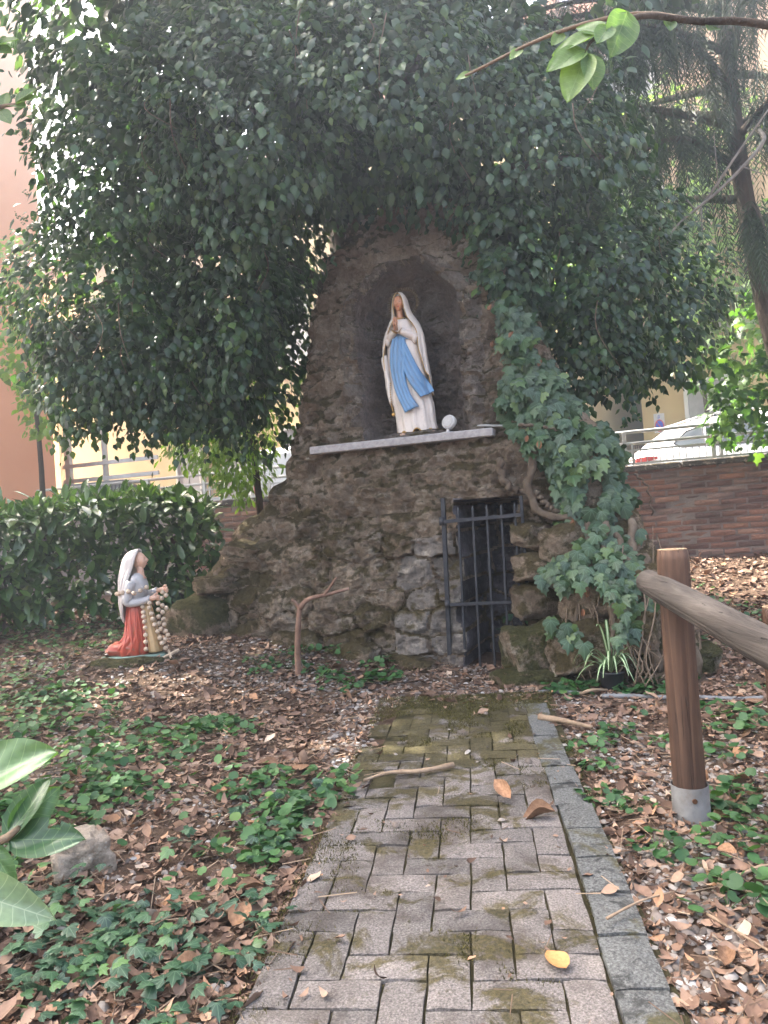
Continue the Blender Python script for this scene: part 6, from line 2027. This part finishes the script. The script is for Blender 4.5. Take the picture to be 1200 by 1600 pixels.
while len(cl) < 62:
    y = random.uniform(2.4, 5.6)
    x = random.uniform(-.5 * y - .1, .055 + (y - 1.45) * .114 - .55)
    if float(fbm(x * 1.1 + 3, y * 1.1, 2.0, 2)) > -.05 + .25 * (y < 3):
        cl.append((x, y, random.uniform(.8, 1.35)))
for x, y, s in cl:
    clump(x, y, s, *GL)
# thicker cover to the left and behind: one mass
x, y = spread(22000, 2.2, 6.9, 1.0)
dens = ss(-.30, .35, fbm(x * 1.1 + 3, y * 1.1, 2.0, 3) + 1.1 * ss(-1.2, -2.6, x) * ss(4.2, 5.4, y) - .35 * ss(-.2, .8, x) - .25)
k = allowed(x, y) & (rng.random(len(x)) < dens * .55)
x, y = x[k], y[k]
n = len(x)
T = rng.normal(0, 1, (n, 3)) * np.array([1, 1, .25])
N = np.array([0, -.15, 1.0]) + rng.normal(0, .28, (n, 3))
link('ground_cover', scatter_mesh('ground_cover', T_ROUND, np.stack([x, y, ground_z(x, y) + rng.uniform(.015, .07, n)], 1), frames(T, N), rng.uniform(.026, .05, n)), M_RND, None, 'stuff')
# creeping ivy sprigs near the viewer: stem and single leaves
ivl = npmesh('leaf', T_IVY[0], T_IVY[1], T_IVY[0][:, :2], True)
ivl.materials.append(M_IVYGO)
spots = []
while len(spots) < 27:
    y = random.uniform(1.45, 3.0)
    x = random.uniform(-.52 * y - .05, .055 + (y - 1.45) * .114 - .50)
    if y > 2.5 and x < -.75:
        continue
    spots.append((x, y))
for x, y in spots:
    t = thing('creeping_ivy_sprig', 'creeping ivy sprig with lobed dark leaves ' + where(x, y, 'in the open litter left of the paving'), 'ivy', on_ground(x, y), random.uniform(0, 6.28), 'creeping ivy sprigs left of the path')
    ln = random.uniform(.16, .34)
    sp = crv([(0, 0, .012), (ln * .35, random.uniform(-.05, .05), .03), (ln * .7, random.uniform(-.08, .08), .025), (ln, random.uniform(-.1, .1), .015)], 12)
    MB().tube(sp, .0022, 5).build('stem', M_TWIG, t)
    m_ = random.randint(7, 11)
    ps = np.array([sp[int(j / m_ * 11)] + np.array([random.uniform(-.03, .03), random.uniform(-.05, .05), random.uniform(.012, .05)]) for j in range(m_)])
    tt = np.stack([rng.normal(.4, .6, m_), rng.normal(0, .8, m_), rng.normal(-.15, .15, m_)], 1)
    nn = np.array([0, 0, 1.0]) + rng.normal(0, .28, (m_, 3))
    scatter_objs('leaf', ivl, ps, frames(tt, nn), rng.uniform(.032, .058, m_), None, t)
x, y = spread(5000, 1.3, 3.2, 1.0)
a, b = toP(x, y)
dens = ss(-.1, .4, fbm(x * 1.6 + 8, y * 1.6, 5.0, 3) + .35 * ss(2.4, 1.7, y)) * ss(-.4, -.55, a) * ss(3.2, 2.4, y)
k = allowed(x, y) & (rng.random(len(x)) < dens * .50)
x, y = x[k], y[k]
n = len(x)
T = rng.normal(0, 1, (n, 3)) * np.array([1, 1, .25])
N = np.array([0, -.12, 1.0]) + rng.normal(0, .28, (n, 3))
link('creeping_ivy', scatter_mesh('creeping_ivy', T_IVY, np.stack([x, y, ground_z(x, y) + rng.uniform(.015, .06, n)], 1), frames(T, N), rng.uniform(.028, .056, n)), M_IVYG, None, 'stuff')
# fern-like seedling inside the doorway
sd_ = thing('doorway_seedling', 'small green leafy seedling growing inside the barred doorway', 'plant', tuple(G(.10, .22, .0)))
MB().tube(crv([(0, 0, -.02), (.01, 0, .15), (-.02, -.02, .33)], 8), .004, 5).build('stem', M_TWIG, sd_)
m_ = 22
ps = np.array([(random.uniform(-.10, .10), random.uniform(-.06, .06), random.uniform(.10, .36)) for _ in range(m_)])
scatter_objs('leaf', ivl, ps, frames(rng.normal(0, 1, (m_, 3)) * np.array([1, 1, .4]), np.array([0, -.5, .8]) + rng.normal(0, .3, (m_, 3))), rng.uniform(.04, .08, m_), None, sd_)

# ================================================================== air volume added to imitate lens glare, drawn as haze
hz = NT('lens_glare_air')
pv_ = hz.n('ShaderNodeVolumePrincipled', Color=(.80, .90, 1.0, 1), Density=.0155, Anisotropy=.68)
hz.t.links.new(pv_.outputs[0], hz.out.inputs['Volume'])
hb = MB().box((0, 75, 8.0), (480, 310, 19.0)).build('glare_haze', hz.mat)
hb['kind'] = 'stuff'
